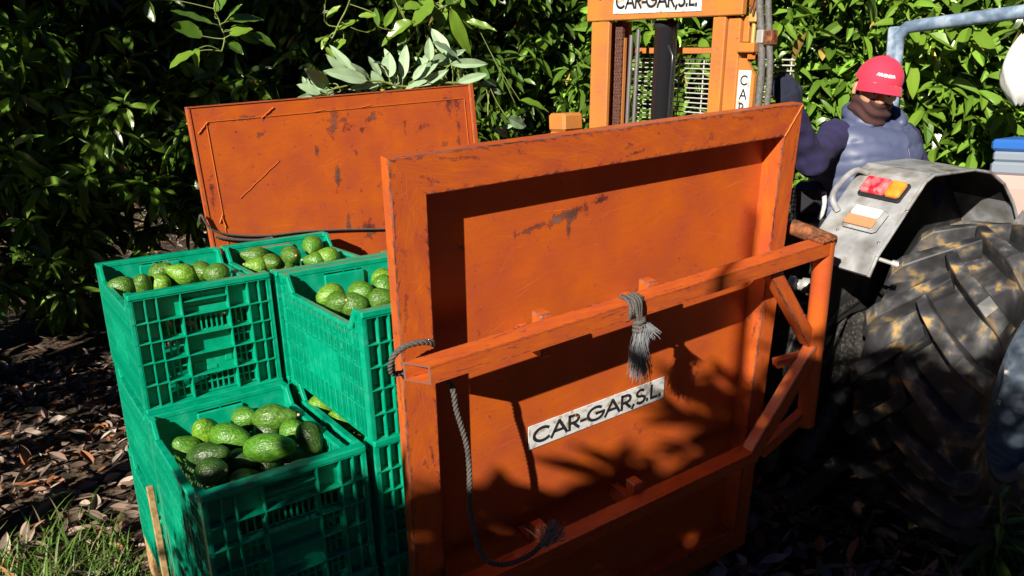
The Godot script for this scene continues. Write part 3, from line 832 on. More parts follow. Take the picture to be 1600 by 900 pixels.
func hollow(s: Shape, a: Vector3, b: Vector3, w: float, t: float, skew := 0.0) -> void:   # square tube with an open end at a, cut aslant
	var d := (b - a).normalized()
	var up := (Vector3.UP - d * d.y).normalized()
	var out := d.cross(up)
	var k := 0.004
	for q in [[-w * 0.5, w * 0.5, t * 0.5 - k, t * 0.5], [-w * 0.5, w * 0.5, -t * 0.5, -t * 0.5 + k], [w * 0.5 - k - 0.0005, w * 0.5 - 0.0005, -t * 0.5 + k, t * 0.5 - k], [-w * 0.5 + 0.0005, -w * 0.5 + k + 0.0005, -t * 0.5 + k, t * 0.5 - k]]:
		var lo := []
		var hi := []
		for e in [[q[0], q[2]], [q[1], q[2]], [q[1], q[3]], [q[0], q[3]]]:
			var z: float = e[0]
			lo.append(a + out * z + up * e[1] + d * skew * (z / w))
			hi.append(b + out * z + up * e[1])
		block8(s, lo, hi)
	s.bar(b - d * 0.008, b - d * 0.004, w - 0.012, t - 0.01, Vector3.UP)

func rear_gate() -> void:
	var z := -0.655
	var root := thing("rear_gate", "rear orange steel gate with a flat scratched sheet, behind the crates", "gate", Transform3D(Basis.from_euler(V(-0.02, 0.0, 0.040)), V(0.389, 0.494, z)))
	var W := 1.20
	var H := 1.42
	var s := Shape.new()
	s.quad(V(0, -H, 0), V(W - 0.024, -H, 0), V(W - 0.024, 0, 0), V(0, 0, 0), Vector2(0, 2), Vector2(1, 2), Vector2(1, 0), Vector2(0, 0))
	s.bx(V(0, -H, -0.03), V(W - 0.024, 0, -0.0008), 0.001)
	part("sheet", s, M.sheet_rear, root)
	s = Shape.new()
	s.bx(V(W - 0.021, -H, -0.03), V(W, 0.01, 0.012), 0.003)
	part("edge_strip", s, M.rail, root)
	s = Shape.new()
	s.bx(V(-0.012, -H, -0.03), V(-0.0008, 0.001, 0.003), 0.002)
	part("edge_strip", s, M.rail, root)
	s = Shape.new()
	s.bx(V(-0.012, 0.0008, -0.03), V(W - 0.0215, 0.008, 0.004), 0.002)
	part("edge_strip", s, M.rail, root)
	s = Shape.new()   # seam of the lining and its weld beads
	s.bx(V(0.047, -0.0525, 0.0005), V(W - 0.05, -0.0495, 0.003), 0.0008)
	s.bx(V(0.0455, -0.62, 0.0005), V(0.048, -0.053, 0.003), 0.0008)
	s.bx(V(W - 0.0495, -0.62, 0.0005), V(W - 0.047, -0.051, 0.003), 0.0008)
	part("seam", s, M.weld, root)
	for e in [[V(0.012, -0.09, 0.003), V(0.05, -0.052, 0.003)], [V(0.25, -0.055, 0.003), V(0.30, -0.02, 0.003)], [V(0.46, -0.05, 0.003), V(0.50, -0.046, 0.003)], [V(0.66, -0.05, 0.003), V(0.70, -0.044, 0.003)], [V(0.05, -0.44, 0.003), V(0.042, -0.40, 0.003)], [V(0.03, -0.42, 0.003), V(0.045, -0.39, 0.003)], [V(0.12, -0.34, 0.0015), V(0.29, -0.22, 0.0015)]]:
		s = Shape.new()
		var p := []
		for i in 9: p.append(e[0].lerp(e[1], i / 8.0) + V(0, 0.0015 * sin(i * 2.4), 0))
		s.tube(p, 0.0012 if e[1].x > 0.28 and e[0].y < -0.3 else 0.0022, 5)
		part("weld_bead", s, M.weld, root)
	for e in [-0.35, -1.1]:
		s = Shape.new()
		s.bar(V(1.15, e, -0.031), V(1.52, e, 0.12), 0.05, 0.06, V(0, 1, 0), 0.003)
		part("hinge_arm", s, M.paint, root)

# ---------------------------------------------------------------- ropes
func smooth_path(pts: Array, per: int) -> Array:
	var c := Curve3D.new()
	for i in pts.size():
		var a: Vector3 = pts[maxi(i - 1, 0)]
		var b: Vector3 = pts[mini(i + 1, pts.size() - 1)]
		var t := (b - a) * 0.17
		c.add_point(pts[i], -t, t)
	c.bake_interval = 0.005
	var out := []
	var n := per
	for i in n + 1: out.append(c.sample_baked(c.get_baked_length() * i / n, true))
	return out

func rope(s: Shape, pts: Array, r: float) -> void:   # three strands laid round each other
	var length := 0.0
	for i in pts.size() - 1: length += pts[i].distance_to(pts[i + 1])
	var n := int(length / 0.0055) + 2
	var path := smooth_path(pts, n)
	for k in 3:
		var strand := []
		var u := V(0, 0, 1)
		for i in path.size():
			var d: Vector3 = (path[mini(i + 1, n)] - path[maxi(i - 1, 0)]).normalized()
			u = (u - d * u.dot(d)).normalized()
			var v := d.cross(u)
			var t := TAU * k / 3.0 + i * 0.0055 / (r * 5.2) * TAU
			strand.append(path[i] + (u * cos(t) + v * sin(t)) * r * 0.52)
		s.tube(strand, r * 0.56, 6)

func tuft(s: Shape, o: Vector3, dir: Vector3, length: float, spread: float, count: int, gravity: float, thick := 0.0011) -> void:
	for k in count:
		var d := (dir.normalized() + V(rng.randfn(), rng.randfn(), rng.randfn()) * spread).normalized()
		var p := o + V(rng.randfn(), rng.randfn(), rng.randfn()) * 0.005
		var L := length * rng.randf_range(0.45, 1.0)
		var path := [p]
		for i in 5:
			d = (d + V(0, -gravity, 0) + V(rng.randfn(), rng.randfn(), rng.randfn()) * 0.07).normalized()
			p += d * L / 5.0
			path.append(p)
		s.tube(path, thick * rng.randf_range(0.6, 1.3), 4, false)

func ropes() -> void:
	var g := Transform3D(Basis.from_euler(V(0.1324, -0.0444, 0.0448)).scaled(Vector3.ONE * 0.885), V(0.3899, 0.3821, 0.8840))
	var s := Shape.new()
	rope(s, [V(0.10, -0.49, -0.06), V(0.085, -0.477, 0.03), V(0.05, -0.455, 0.05), V(0.0, -0.452, 0.05), V(-0.035, -0.475, 0.045), V(-0.03, -0.53, 0.02), V(0.005, -0.545, 0.012), V(0.06, -0.55, 0.02), V(0.105, -0.58, 0.07), V(0.117, -0.66, 0.08), V(0.14, -0.77, 0.085), V(0.14, -0.85, 0.095), V(0.13, -0.95, 0.11), V(0.137, -1.05, 0.13), V(0.165, -1.13, 0.135), V(0.23, -1.175, 0.135), V(0.31, -1.18, 0.135), V(0.36, -1.155, 0.135)], 0.0078)
	var o := part("gate_rope", s, M.rope, self, g)
	tag(o, "grey twisted rope looped over the open end of the front gate's upper bar", "rope")
	s = Shape.new()
	tuft(s, V(0.355, -1.158, 0.135), V(0.6, 0.75, 0.25), 0.085, 0.28, 170, 0.02)
	part("frayed_end", s, M.fibre, o)
	s = Shape.new()
	for k in 5:
		var x := 0.655 + k * 0.0085
		var loop := []
		for i in 13:
			var t := TAU * i / 12.0
			loop.append(V(x + 0.012 * sin(t * 0.5) + 0.004 * k * sin(t), -0.498 + 0.034 * sin(t + 0.5 * k * 0.2), 0.09 + 0.039 * cos(t)))
		s.tube(loop, 0.0055, 6)
	for k in 3: s.tube(smooth_path([V(0.662 + 0.012 * k, -0.452, 0.10), V(0.668 + 0.01 * k, -0.462, 0.129), V(0.676 + 0.007 * k, -0.50, 0.133), V(0.684 + 0.002 * k, -0.545, 0.137)], 10), 0.0055, 6)
	var kn := []
	for i in 16: kn.append(V(0.685 + 0.013 * cos(i * 1.1), -0.522 - i * 0.0022, 0.134 + 0.012 * sin(i * 1.1)))
	s.tube(kn, 0.008, 7)
	o = part("tied_rope", s, M.rope, self, g)
	tag(o, "frayed grey rope knotted round the middle of the front gate's upper bar", "rope")
	s = Shape.new()
	tuft(s, V(0.686, -0.54, 0.137), V(0.03, -1, 0.06), 0.17, 0.11, 480, 0.10, 0.0009)
	tuft(s, V(0.690, -0.53, 0.137), V(0.7, -0.7, 0.2), 0.07, 0.25, 120, 0.05, 0.0009)
	part("frayed_end", s, M.fibre, o)
	s = Shape.new()
	rope(s, [V(0.41, 0.06, -0.70), V(0.375, 0.085, -0.675), V(0.372, 0.115, -0.635), V(0.395, 0.065, -0.632), V(0.44, 0.038, -0.633), V(0.52, 0.018, -0.634), V(0.62, 0.006, -0.634), V(0.75, 0.003, -0.634), V(0.92, -0.012, -0.634), V(1.12, -0.035, -0.634), V(1.3, -0.05, -0.634)], 0.0048)
	rope(s, [V(0.41, 0.03, -0.634), V(0.47, 0.012, -0.630), V(0.56, -0.004, -0.626), V(0.62, -0.002, -0.626)], 0.006)
	o = part("rear_rope", s, M.rope, self)
	tag(o, "grey rope stretched across the lower part of the rear orange gate", "rope")

# ---------------------------------------------------------------- the lift mast
# own axes: x across the mast (to the viewer's right), y up, z out of its face
func mast() -> void:
	var b := Basis(V(0, -0.066, 0.998), V(0, 0.998, 0.066), V(-1, 0, 0))
	var root := thing("lift_mast", "orange lift mast with name plate, black ram, chains and hoses behind the front gate", "lift mast", Transform3D(b, V(1.8, 0.735, 0.265)))
	var s := Shape.new()
	s.bx(V(-0.375, 0.002, -0.012), V(0.375, 0.19, 0.012), 0.003)
	s.bx(V(-0.36, 0.03, -0.12), V(0.36, 0.18, -0.0125), 0.003)
	part("crosshead", s, M.mast, root)
	s = Shape.new()
	s.box(Transform3D(Basis(Vector3.BACK, -0.012), V(-0.006, 0.066, 0.0137)), V(0.43, 0.088, 0.003), 0.0008)
	var plate := part("name_plate", s, M.sign, root)
	s = Shape.new()
	lettering(s, "CAR-GAR,S.L.", Vector2(-0.2, -0.026), 0.052, 0.40, 0.009)
	part("lettering", s, M.letter, plate, Transform3D(Basis(Vector3.BACK, -0.012), V(-0.006, 0.066, 0.0158)))
	for x in [-0.295, 0.278]:
		s = Shape.new()
		s.lathe([Vector2(0.02, 0.0), Vector2(0.02, 0.003), Vector2(0.012, 0.0031)], 16, look(V(x, 0.098, 0.0122), V(0, 0, 1), Vector3.UP))
		s.lathe([Vector2(0.011, 0.003), Vector2(0.011, 0.012), Vector2(0.0, 0.012)], 6, look(V(x, 0.098, 0.0122), V(0, 0, 1), Vector3.UP), false)
		part("bolt", s, M.zinc, root)
	s = Shape.new()   # left channel
	s.bx(V(-0.352, -1.9, -0.012), V(-0.252, 0.0, 0.006), 0.003)
	s.bx(V(-0.352, -1.9, -0.10), V(-0.335, 0.0, -0.0125), 0.002)
	s.bx(V(-0.352, -1.9, -0.118), V(-0.252, 0.0, -0.1005), 0.003)
	part("upright", s, M.mast, root)
	s = Shape.new()   # right channel, in two stages
	s.bx(V(0.254, -1.9, -0.012), V(0.306, 0.0, 0.006), 0.003)
	s.bx(V(0.289, -1.9, -0.10), V(0.306, 0.0, -0.0125), 0.002)
	s.bx(V(0.254, -1.9, -0.118), V(0.306, 0.0, -0.1005), 0.003)
	part("upright", s, M.mast, root)
	s = Shape.new()
	s.bx(V(0.3085, -1.9, -0.05), V(0.358, -0.004, -0.006), 0.003)
	part("outer_upright", s, M.mast, root)
	s = Shape.new()
	s.bx(V(-0.2105, -1.9, -0.05), V(-0.2075, -0.06, -0.036), 0.0005)
	part("guide_strip", s, M.mast, root)
	s = Shape.new()   # leaf chain
	for k in 50:
		var y := -0.01 - k * 0.0242
		for c in 3:
			var x := -0.247 + c * 0.0135
			s.bx(V(x - 0.0022, y - 0.0205, -0.047), V(x + 0.0022, y + 0.0045, -0.026), 0.002)
			s.bx(V(x + 0.0028, y - 0.008, -0.045), V(x + 0.0062, y + 0.0155, -0.028), 0.002)
		s.tube([V(-0.252, y, -0.0365), V(-0.213, y, -0.0365)], 0.0055, 6)
	part("lift_chain", s, M.chain, root)
	for e in [[-0.185, -0.05], [-0.148, -0.03]]:
		s = Shape.new()
		s.tube([V(e[0], e[1], -0.05), V(e[0] - 0.004, -0.4, -0.05), V(e[0] - 0.014, -1.9, -0.05)], 0.0078, 9)
		part("steel_pipe", s, M.steel, root)
	s = Shape.new()   # the ram
	s.lathe([Vector2(0.0, -1.9), Vector2(0.041, -1.9), Vector2(0.041, -0.032), Vector2(0.044, -0.030), Vector2(0.044, -0.006), Vector2(0.040, -0.002), Vector2(0.0, -0.002)], 26, at(-0.016, 0, -0.06))
	part("ram", s, M.black, root)
	s = Shape.new()
	s.tube(smooth_path([V(0.018, -0.09, -0.04), V(0.036, -0.096, -0.035), V(0.046, -0.12, -0.035), V(0.046, -0.2, -0.035), V(0.040, -0.6, -0.035), V(0.035, -1.6, -0.035)], 30), 0.0058, 8)
	part("ram_pipe", s, M.black, root)
	s = Shape.new()
	s.bx(V(-0.37, -0.118, -0.175), V(0.34, -0.094, -0.155), 0.002)
	for x in [-0.355, 0.33]: s.bx(V(x - 0.012, -0.12, -0.154), V(x + 0.012, -0.092, -0.112), 0.002)
	part("cross_bar", s, M.mast, root)
	for k in 34:   # the guard of wires behind
		s = Shape.new()
		var y := -0.136 - k * 0.0178
		s.tube([V(-0.33, y, -0.19), V(0.445, y, -0.19)], 0.0026, 5)
		part("guard_wire", s, M.wire, root)
	for x in [-0.30, -0.065, 0.055, 0.16, 0.31, 0.43]:
		s = Shape.new()
		s.tube([V(x, -0.13, -0.1945), V(x - 0.006, -0.76, -0.1945)], 0.0028, 5)
		part("guard_rod", s, M.wire, root)
	# side plate with the upright name plate
	s = Shape.new()
	var c := V(0.38, -0.3, -0.02)
	for z in [-0.026, -0.014]: s.face([V(0.356, -0.9, z), V(0.425, -0.9, z), V(0.425, -0.185, z), V(0.385, -0.13, z), V(0.356, -0.13, z)], c)
	for e in [[V(0.425, -0.9, 0), V(0.425, -0.185, 0)], [V(0.425, -0.185, 0), V(0.385, -0.13, 0)], [V(0.385, -0.13, 0), V(0.356, -0.13, 0)]]:
		s.face([e[0] + V(0, 0, -0.026), e[1] + V(0, 0, -0.026), e[1] + V(0, 0, -0.014), e[0] + V(0, 0, -0.014)], c)
	part("side_plate", s, M.mast, root)
	s = Shape.new()
	s.box(at(0.388, -0.342, -0.0122), V(0.05, 0.35, 0.003), 0.0008)
	var sp := part("name_plate", s, M.sign, root)
	s = Shape.new()
	lettering(s, "CAR-GAR", Vector2(-0.014, 0.128), 0.031, 0.032, 0.0052, true)
	part("lettering", s, M.letter, sp, at(0.388, -0.342, -0.0101))
	# bracket, adjuster and hoses
	s = Shape.new()
	s.bx(V(0.359, -0.112, -0.05), V(0.425, -0.082, 0.004), 0.003)
	s.bx(V(0.359, -0.081, -0.04), V(0.382, -0.0, -0.02), 0.003)
	part("bracket", s, M.mast, root)
	s = Shape.new()
	s.tube([V(0.402, -0.135, -0.02), V(0.402, 0.12, -0.02)], 0.0075, 8)
	s.bx(V(0.388, -0.02, -0.036), V(0.418, 0.028, -0.004), 0.003)
	part("adjuster_bolt", s, M.brass, root)
	s = Shape.new()
	s.lathe([Vector2(0.0, 0.0), Vector2(0.014, 0.0), Vector2(0.014, 0.016), Vector2(0.0, 0.016)], 6, at(0.402, -0.132, -0.02), false)
	part("nut", s, M.weld, root)
	s = Shape.new()
	s.tube(smooth_path([V(0.392, 0.13, 0.0), V(0.41, 0.06, 0.004), V(0.398, 0.01, 0.0)], 14), 0.004, 6)
	s.tube(smooth_path([V(0.412, 0.12, -0.004), V(0.42, 0.05, 0.004), V(0.41, 0.0, 0.0)], 14), 0.004, 6)
	part("cable", s, M.rust, root)
	for e in [0.0, 0.032]:
		s = Shape.new()
		s.tube(smooth_path([V(0.440 + e, 0.16, 0.02), V(0.452 + e, 0.05, 0.03), V(0.474 + e * 0.9, -0.08, 0.03), V(0.484 + e, -0.2, 0.03), V(0.478 + e, -0.4, 0.03), V(0.46 + e, -0.9, 0.02)], 40), 0.0115 - e * 0.05, 12)
		part("hydraulic_hose", s, M.hose, root)
	s = Shape.new()
	s.bx(V(0.462, -0.085, 0.012), V(0.487, -0.045, 0.046), 0.003)
	part("hose_clamp", s, M.zinc, root)
	s = Shape.new()
	s.bx(V(0.4875, -0.09, 0.010), V(0.518, -0.046, 0.044), 0.003)
	part("hose_clip", s, M.rust, root)
	# fork carriage, low and mostly hidden
	s = Shape.new()
	s.bx(V(-0.45, -1.75, 0.03), V(0.25, -1.66, 0.07), 0.004)
	s.bx(V(-0.45, -1.45, 0.03), V(0.25, -1.36, 0.07), 0.004)
	part("fork_carriage", s, M.mast, root)
	for x in [-0.36, 0.02]:
		s = Shape.new()
		s.bx(V(x - 0.05, -1.86, 0.0705), V(x + 0.05, -1.3, 0.105), 0.004)
		s.bx(V(x - 0.05, -1.905, 0.0705), V(x + 0.05, -1.862, 1.7), 0.004)
		part("fork", s, M.black, root)
	# square guide post
	root = thing("guide_post", "short orange square post with a capped top and white label, left of the mast", "post", at(1.52, GROUND, 0.075))
	s = Shape.new()
	s.bx(V(-0.042, 0.0, -0.042), V(0.042, 1.618, 0.042), 0.004)
	part("shaft", s, M.mast, root)
	s = Shape.new()
	s.bx(V(-0.047, 1.6185, -0.047), V(0.047, 1.684, 0.047), 0.010)
	part("post_cap", s, M.mast, root)
	s = Shape.new()
	s.bx(V(-0.0455, 1.56, -0.036), V(-0.0425, 1.612, 0.036))
	part("label", s, M.sign, root)

# ---------------------------------------------------------------- the tractor
func wheel(root: Node3D, c: Vector3, flip: bool) -> void:
	var R := 0.538
	var hw := 0.21
	var w := Node3D.new()
	w.name = "rear_wheel" if not root.has_node("rear_wheel") else "rear_wheel_001"
	root.add_child(w)
	w.transform = Transform3D(Basis(V(1, 0, 0), V(0, 0, 1), V(0, -1, 0)) if not flip else Basis(V(1, 0, 0), V(0, 0, -1), V(0, 1, 0)), c)
	var s := Shape.new()   # y of the lathe = axle, outwards
	s.lathe([Vector2(0.335, 0.165), Vector2(0.36, 0.19), Vector2(0.42, 0.212), Vector2(0.49, 0.208), Vector2(0.535, 0.19), Vector2(R - 0.008, 0.15), Vector2(R, 0.06), Vector2(R + 0.002, 0.0), Vector2(R, -0.06), Vector2(R - 0.008, -0.15), Vector2(0.535, -0.19), Vector2(0.49, -0.208), Vector2(0.42, -0.212), Vector2(0.36, -0.19), Vector2(0.335, -0.165)], 72, Transform3D(Basis(Vector3(1, 0, 0), Vector3(0, -1, 0), Vector3(0, 0, -1)), Vector3.ZERO))
	part("tyre", s, M.rubber, w)
	var n := 17
	for side in [-1.0, 1.0]:
		# one lug of this side: from past the middle to the shoulder, then down the side
		s = Shape.new()
		var prev := []
		for i in 9:
			var f := i / 8.0
			var y: float = side * lerpf(-0.026, 0.222, f)
			var ang := -0.40 * pow(f, 0.85)
			var drop := 0.0 if f < 0.74 else (f - 0.74) / 0.26
			var rb := R - 0.02 - 0.05 * drop
			var rt := R + 0.070 - 0.010 * f - 0.075 * drop * drop
			var hwid := lerpf(0.020, 0.028, f)
			var wd := (V(-sin(ang), 0, cos(ang)) + V(0, side * (0.5 if f < 0.9 else 0.2), 0)).normalized()
			var rad := V(cos(ang), 0, sin(ang))
			var ring := []
			for e in [[-1.3, rb], [-1.05, rt - 0.005], [-0.9, rt], [0.9, rt], [1.05, rt - 0.005], [1.3, rb]]:
				ring.append(rad * e[1] + V(0, y, 0) + wd * hwid * e[0])
			if i > 0:
				for q in 5:
					if side > 0: s.quad(prev[q], prev[q + 1], ring[q + 1], ring[q])
					else: s.quad(prev[q + 1], prev[q], ring[q], ring[q + 1])
			else:
				s.face(ring, rad * R + V(0, y + side * 0.05, 0))
			prev = ring
		s.face(prev, V(0, 0, 0))
		var lug := s.done()
		for k in n:
			var spin := Basis(Vector3.UP, -TAU * (k + (0.5 if side > 0 else 0.0)) / n)
			part("lug", lug, M.lug, w, Transform3D(spin, V(0, 0, 0)))
	s = Shape.new()
	s.lathe([Vector2(0.0, 0.05), Vector2(0.09, 0.05), Vector2(0.10, 0.035), Vector2(0.2, 0.02), Vector2(0.27, 0.06), Vector2(0.30, 0.13), Vector2(0.325, 0.15), Vector2(0.345, 0.178), Vector2(0.338, 0.182), Vector2(0.31, 0.16)], 48, Transform3D())
	part("rim", s, M.rim, w)
	for k in 8:
		s = Shape.new()
		s.lathe([Vector2(0.011, 0.0), Vector2(0.011, 0.016), Vector2(0.0, 0.017)], 6, at(0.16 * cos(k * TAU / 8), 0.022, 0.16 * sin(k * TAU / 8)), false)
		part("wheel_nut", s, M.zinc, w)

func fender_sheet(inside: bool) -> Shape:
	var s := Shape.new()
	var prof := [V(2.005, -0.115, 0), V(2.045, -0.055, 0), V(2.31, 0.16, 0), V(2.36, 0.178, 0), V(2.64, 0.172, 0), V(2.78, 0.15, 0), V(2.90, 0.095, 0), V(3.00, 0.01, 0), V(3.10, -0.12, 0), V(3.16, -0.26, 0)]
	var rise := 0.028
	for i in prof.size() - 1:
		var a: Vector3 = prof[i]; var b: Vector3 = prof[i + 1]
		var ao := a + V(0, 0, 1.0); var bo := b + V(0, 0, 1.0)
		var ai := a + V(0.0, rise, 0.765); var bi := b + V(0, rise, 0.765)
		var g := 1 if i > 2 else -1
		if not inside:
			s.quad(ai, ao, bo, bi, Vector2.ZERO, Vector2.ONE, Vector2.ONE, Vector2.ZERO, g)
			s.tube([ao + V(0, -0.004, 0), bo + V(0, -0.004, 0)], 0.0065, 6)
			continue
		var d := V(0.006, -0.006, 0)
		s.quad(ao + d, ai + d, bi + d, bo + d, Vector2.ZERO, Vector2.ONE, Vector2.ONE, Vector2.ZERO, g)
		# the wall on the seat side
		var lo_a := V(a.x, minf(a.y, 0.0) - 0.35, 0.765); var lo_b := V(b.x, minf(b.y, 0.0) - 0.35, 0.765)
		if i > 0:
			s.quad(ai, bi, lo_b, lo_a)
			s.quad(ai + V(0, 0, 0.004), lo_a + V(0, 0, 0.004), lo_b + V(0, 0, 0.004), bi + V(0, 0, 0.004))
	return s

func tractor() -> void:
	var root := thing("tractor", "muddy orchard tractor with a grey fender, worn lamps and big lugged rear tyre", "tractor", Transform3D())
	wheel(root, V(2.73, -0.64, 1.06), false)
	wheel(root, V(2.73, -0.64, 0.10), true)
	var f := part("fender", fender_sheet(false), M.fender, root)
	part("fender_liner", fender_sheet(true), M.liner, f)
	# lamps sit on the sloping plate: u to the right (outwards), v up the slope, n away from it
	var u := V(0, -0.119, 0.993)
	var v := V(0.776, 0.63, 0.0)
	v = (v - u * v.dot(u)).normalized()
	var n := u.cross(v)
	var o := V(2.045, -0.055, 1.0)
	var pl := func(a: float, b: float) -> Vector3: return V(2.045, -0.027, 0.765).lerp(V(2.045, -0.055, 1.0), a) + v * b
	var s := Shape.new()
	s.box(Transform3D(Basis(u, v, n), pl.call(0.47, 0.262) + n * 0.010), V(0.152, 0.084, 0.018), 0.006)
	part("lamp_frame", s, M.black, f)
	s = Shape.new()
	s.box(Transform3D(Basis(u, v, n), pl.call(0.47, 0.262) - u * 0.026 + n * 0.022), V(0.089, 0.070, 0.028), 0.008)
	part("red_lamp", s, M.red_worn, f)
	s = Shape.new()
	s.box(Transform3D(Basis(u, v, n), pl.call(0.47, 0.262) + u * 0.045 + n * 0.022), V(0.051, 0.070, 0.028), 0.008)
	part("amber_lamp", s, M.amber, f)
	s = Shape.new()
	s.box(Transform3D(Basis(u, v, n), pl.call(0.53, 0.122) + n * 0.012), V(0.124, 0.098, 0.022), 0.01)
	part("lamp_housing", s, M.fender, f)
	s = Shape.new()
	s.box(Transform3D(Basis(u, v, n), pl.call(0.525, 0.142) + n * 0.028), V(0.102, 0.043, 0.014), 0.006)
	part("white_lamp", s, M.lens_white, f)
	s = Shape.new()
	s.box(Transform3D(Basis(u, v, n), pl.call(0.525, 0.099) + n * 0.028), V(0.104, 0.040, 0.016), 0.006)
	part("amber_lamp", s, M.amber_pale, f)
	s = Shape.new()
	s.tube(smooth_path([pl.call(0.06, 0.325) + n * 0.004, pl.call(-0.04, 0.30) + n * 0.035, pl.call(-0.09, 0.22) + n * 0.045, pl.call(-0.04, 0.155) + n * 0.04, pl.call(0.06, 0.135) + n * 0.004], 24), 0.011, 10)
	part("grab_handle", s, M.fender, f)
	s = Shape.new()
	for e in [[0.2, 0.03], [0.25, 0.06], [0.9, 0.05], [0.95, 0.2], [0.12, 0.02]]: s.lathe([Vector2(0.006, 0), Vector2(0.005, 0.003), Vector2(0, 0.004)], 8, look(pl.call(e[0], e[1]), n, Vector3.UP))
	part("rivets", s, M.steel, f)
	s = Shape.new()
	s.tube([V(2.07, -0.07, 0.99), V(2.10, -0.085, 1.025)], 0.007, 8)
	s.tube([V(2.10, -0.085, 1.022), V(2.108, -0.088, 1.04)], 0.012, 8)
	part("fender_bolt", s, M.zinc, f)
	s = Shape.new()   # triangular stay on the outer edge
	s.face([V(3.06, -0.02, 1.02), V(3.12, -0.32, 1.02), V(2.74, -0.2, 1.02)], V(3, -0.15, 0))
	s.face([V(3.06, -0.02, 1.014), V(3.12, -0.32, 1.014), V(2.74, -0.2, 1.014)], V(3, -0.15, 5))
	part("fender_stay", s, M.fender, f)
	# roll bar
	s = Shape.new()
	s.tube(smooth_path([V(3.6, -0.5, 0.15), V(3.6, 0.55, 0.152), V(3.6, 0.70, 0.156), V(3.6, 0.737, 0.20), V(3.6, 0.742, 0.30), V(3.6, 0.757, 0.72), V(3.6, 0.765, 1.05), V(3.6, 0.74, 1.12), V(3.6, 0.60, 1.13), V(3.6, -0.5, 1.13)], 60), 0.031, 14)
	part("roll_bar", s, M.blue_steel, root)
	s = Shape.new()
	s.bx(V(3.57, 0.55, 0.11), V(3.63, 0.745, 0.17), 0.008)
	part("roll_bar_bracket", s, M.blue_steel, root)
	# body
	s = Shape.new()
	s.bx(V(2.35, -0.92, 0.38), V(3.5, -0.36, 0.80), 0.03)
	s.tube([V(2.73, -0.64, 0.2), V(2.73, -0.64, 0.95)], 0.11, 16)
	s.bx(V(2.2, -0.75, 0.46), V(2.36, -0.45, 0.72), 0.02)
	part("gearbox", s, M.greasy, root)
	s = Shape.new()
	s.bx(V(3.2, -0.42, 0.30), V(3.75, -0.36, 1.02), 0.01)
	part("footplate", s, M.greasy, root)
	s = Shape.new()
	s.bx(V(3.28, -0.35, 0.72), V(4.9, 0.075, 1.12), 0.05)
	part("bonnet", s, M.hood, root)
	s = Shape.new()
	s.box(Transform3D(Basis(V(0, 0, 1), 0.1), V(2.66, -0.43, 0.50)), V(0.42, 0.10, 0.44), 0.035)
	s.box(Transform3D(Basis(V(0, 0, 1), 0.15), V(2.45, -0.22, 0.44)), V(0.09, 0.40, 0.40), 0.03)
	part("seat", s, M.black, root)
	for z in [0.40, 0.85]:   # front wheels, small
		s = Shape.new()
		s.lathe([Vector2(0.0, -0.09), Vector2(0.2, -0.1), Vector2(0.34, -0.09), Vector2(0.38, -0.04), Vector2(0.38, 0.04), Vector2(0.34, 0.09), Vector2(0.2, 0.1), Vector2(0.0, 0.09)], 32, look(V(4.6, -0.88, z), V(0, 0, 1), Vector3.UP))
		part("front_wheel", s, M.rubber, root)
	# linkage and couplings between the gate and the wheel
	s = Shape.new()
	s.tube(smooth_path([V(2.35, -0.3, 0.75), V(2.15, -0.38, 0.74), V(2.0, -0.62, 0.72), V(1.95, -0.9, 0.70)], 20), 0.03, 10)
	s.tube([V(2.36, -0.55, 0.80), V(2.02, -0.85, 0.78)], 0.035, 10)
	s.bx(V(2.05, -0.5, 0.5), V(2.2, -0.3, 0.7), 0.02)
	s.bar(V(2.4, -0.85, 0.84), V(1.9, -0.98, 0.82), 0.03, 0.08, V(0, 1, 0), 0.006)
	part("linkage", s, M.greasy, root)
	s = Shape.new()
	s.lathe([Vector2(0.0, 0), Vector2(0.028, 0), Vector2(0.028, 0.03), Vector2(0.02, 0.034), Vector2(0.02, 0.05), Vector2(0.03, 0.055), Vector2(0.03, 0.075), Vector2(0.012, 0.08), Vector2(0.012, 0.12), Vector2(0.0, 0.12)], 14, look(V(2.12, -0.22, 0.72), V(-0.4, 0.05, -0.9), Vector3.UP))
	part("hydraulic_coupling", s, M.zinc, root)
	s = Shape.new()
	for k in 4: s.tube(smooth_path([V(2.3, -0.25 - 0.04 * k, 0.66 + 0.03 * k), V(2.1, -0.36 - 0.07 * k, 0.70 + 0.02 * k), V(2.05, -0.55 - 0.05 * k, 0.68), V(2.25, -0.75, 0.66)], 24), 0.011, 8)
	part("hydraulic_lines", s, M.greasy, root)
	# far fender with its dark pad; a white tube paints the highlight along its edge
	s = Shape.new()
	s.box(Transform3D(Basis(V(0, 1, 0), 0.5), V(2.42, 0.04, 0.49)), V(0.08, 0.15, 0.13), 0.03)
	part("lever_console", s, M.black, root)
	s = Shape.new()
	s.tube(smooth_path([V(2.40, -0.025, 0.556), V(2.398, 0.0, 0.57), V(2.398, 0.04, 0.576), V(2.405, 0.08, 0.566)], 14), 0.009, 8)
	part("edge_highlight", s, M.sign, root)
	s = Shape.new()
	s.bx(V(2.3, -0.36, 0.30), V(2.5, -0.04, 0.58), 0.03)
	part("console_box", s, M.greasy, root)
	s = Shape.new()
	s.tube(smooth_path([V(1.99, -0.3, 0.68), V(1.985, 0.2, 0.685), V(1.97, 0.40, 0.688)], 12), 0.011, 8)
	s.lathe([Vector2(0, 0), Vector2(0.02, 0.01), Vector2(0.024, 0.03), Vector2(0.02, 0.05), Vector2(0, 0.06)], 12, at(1.97, 0.39, 0.688))
	part("control_lever", s, M.black, root)
	# things carried on the tractor
	var c := thing("canister", "clear blue canister with a dark blue lid standing on the tractor bonnet", "canister", at(3.42, 0.0755, 0.86))
	s = Shape.new()
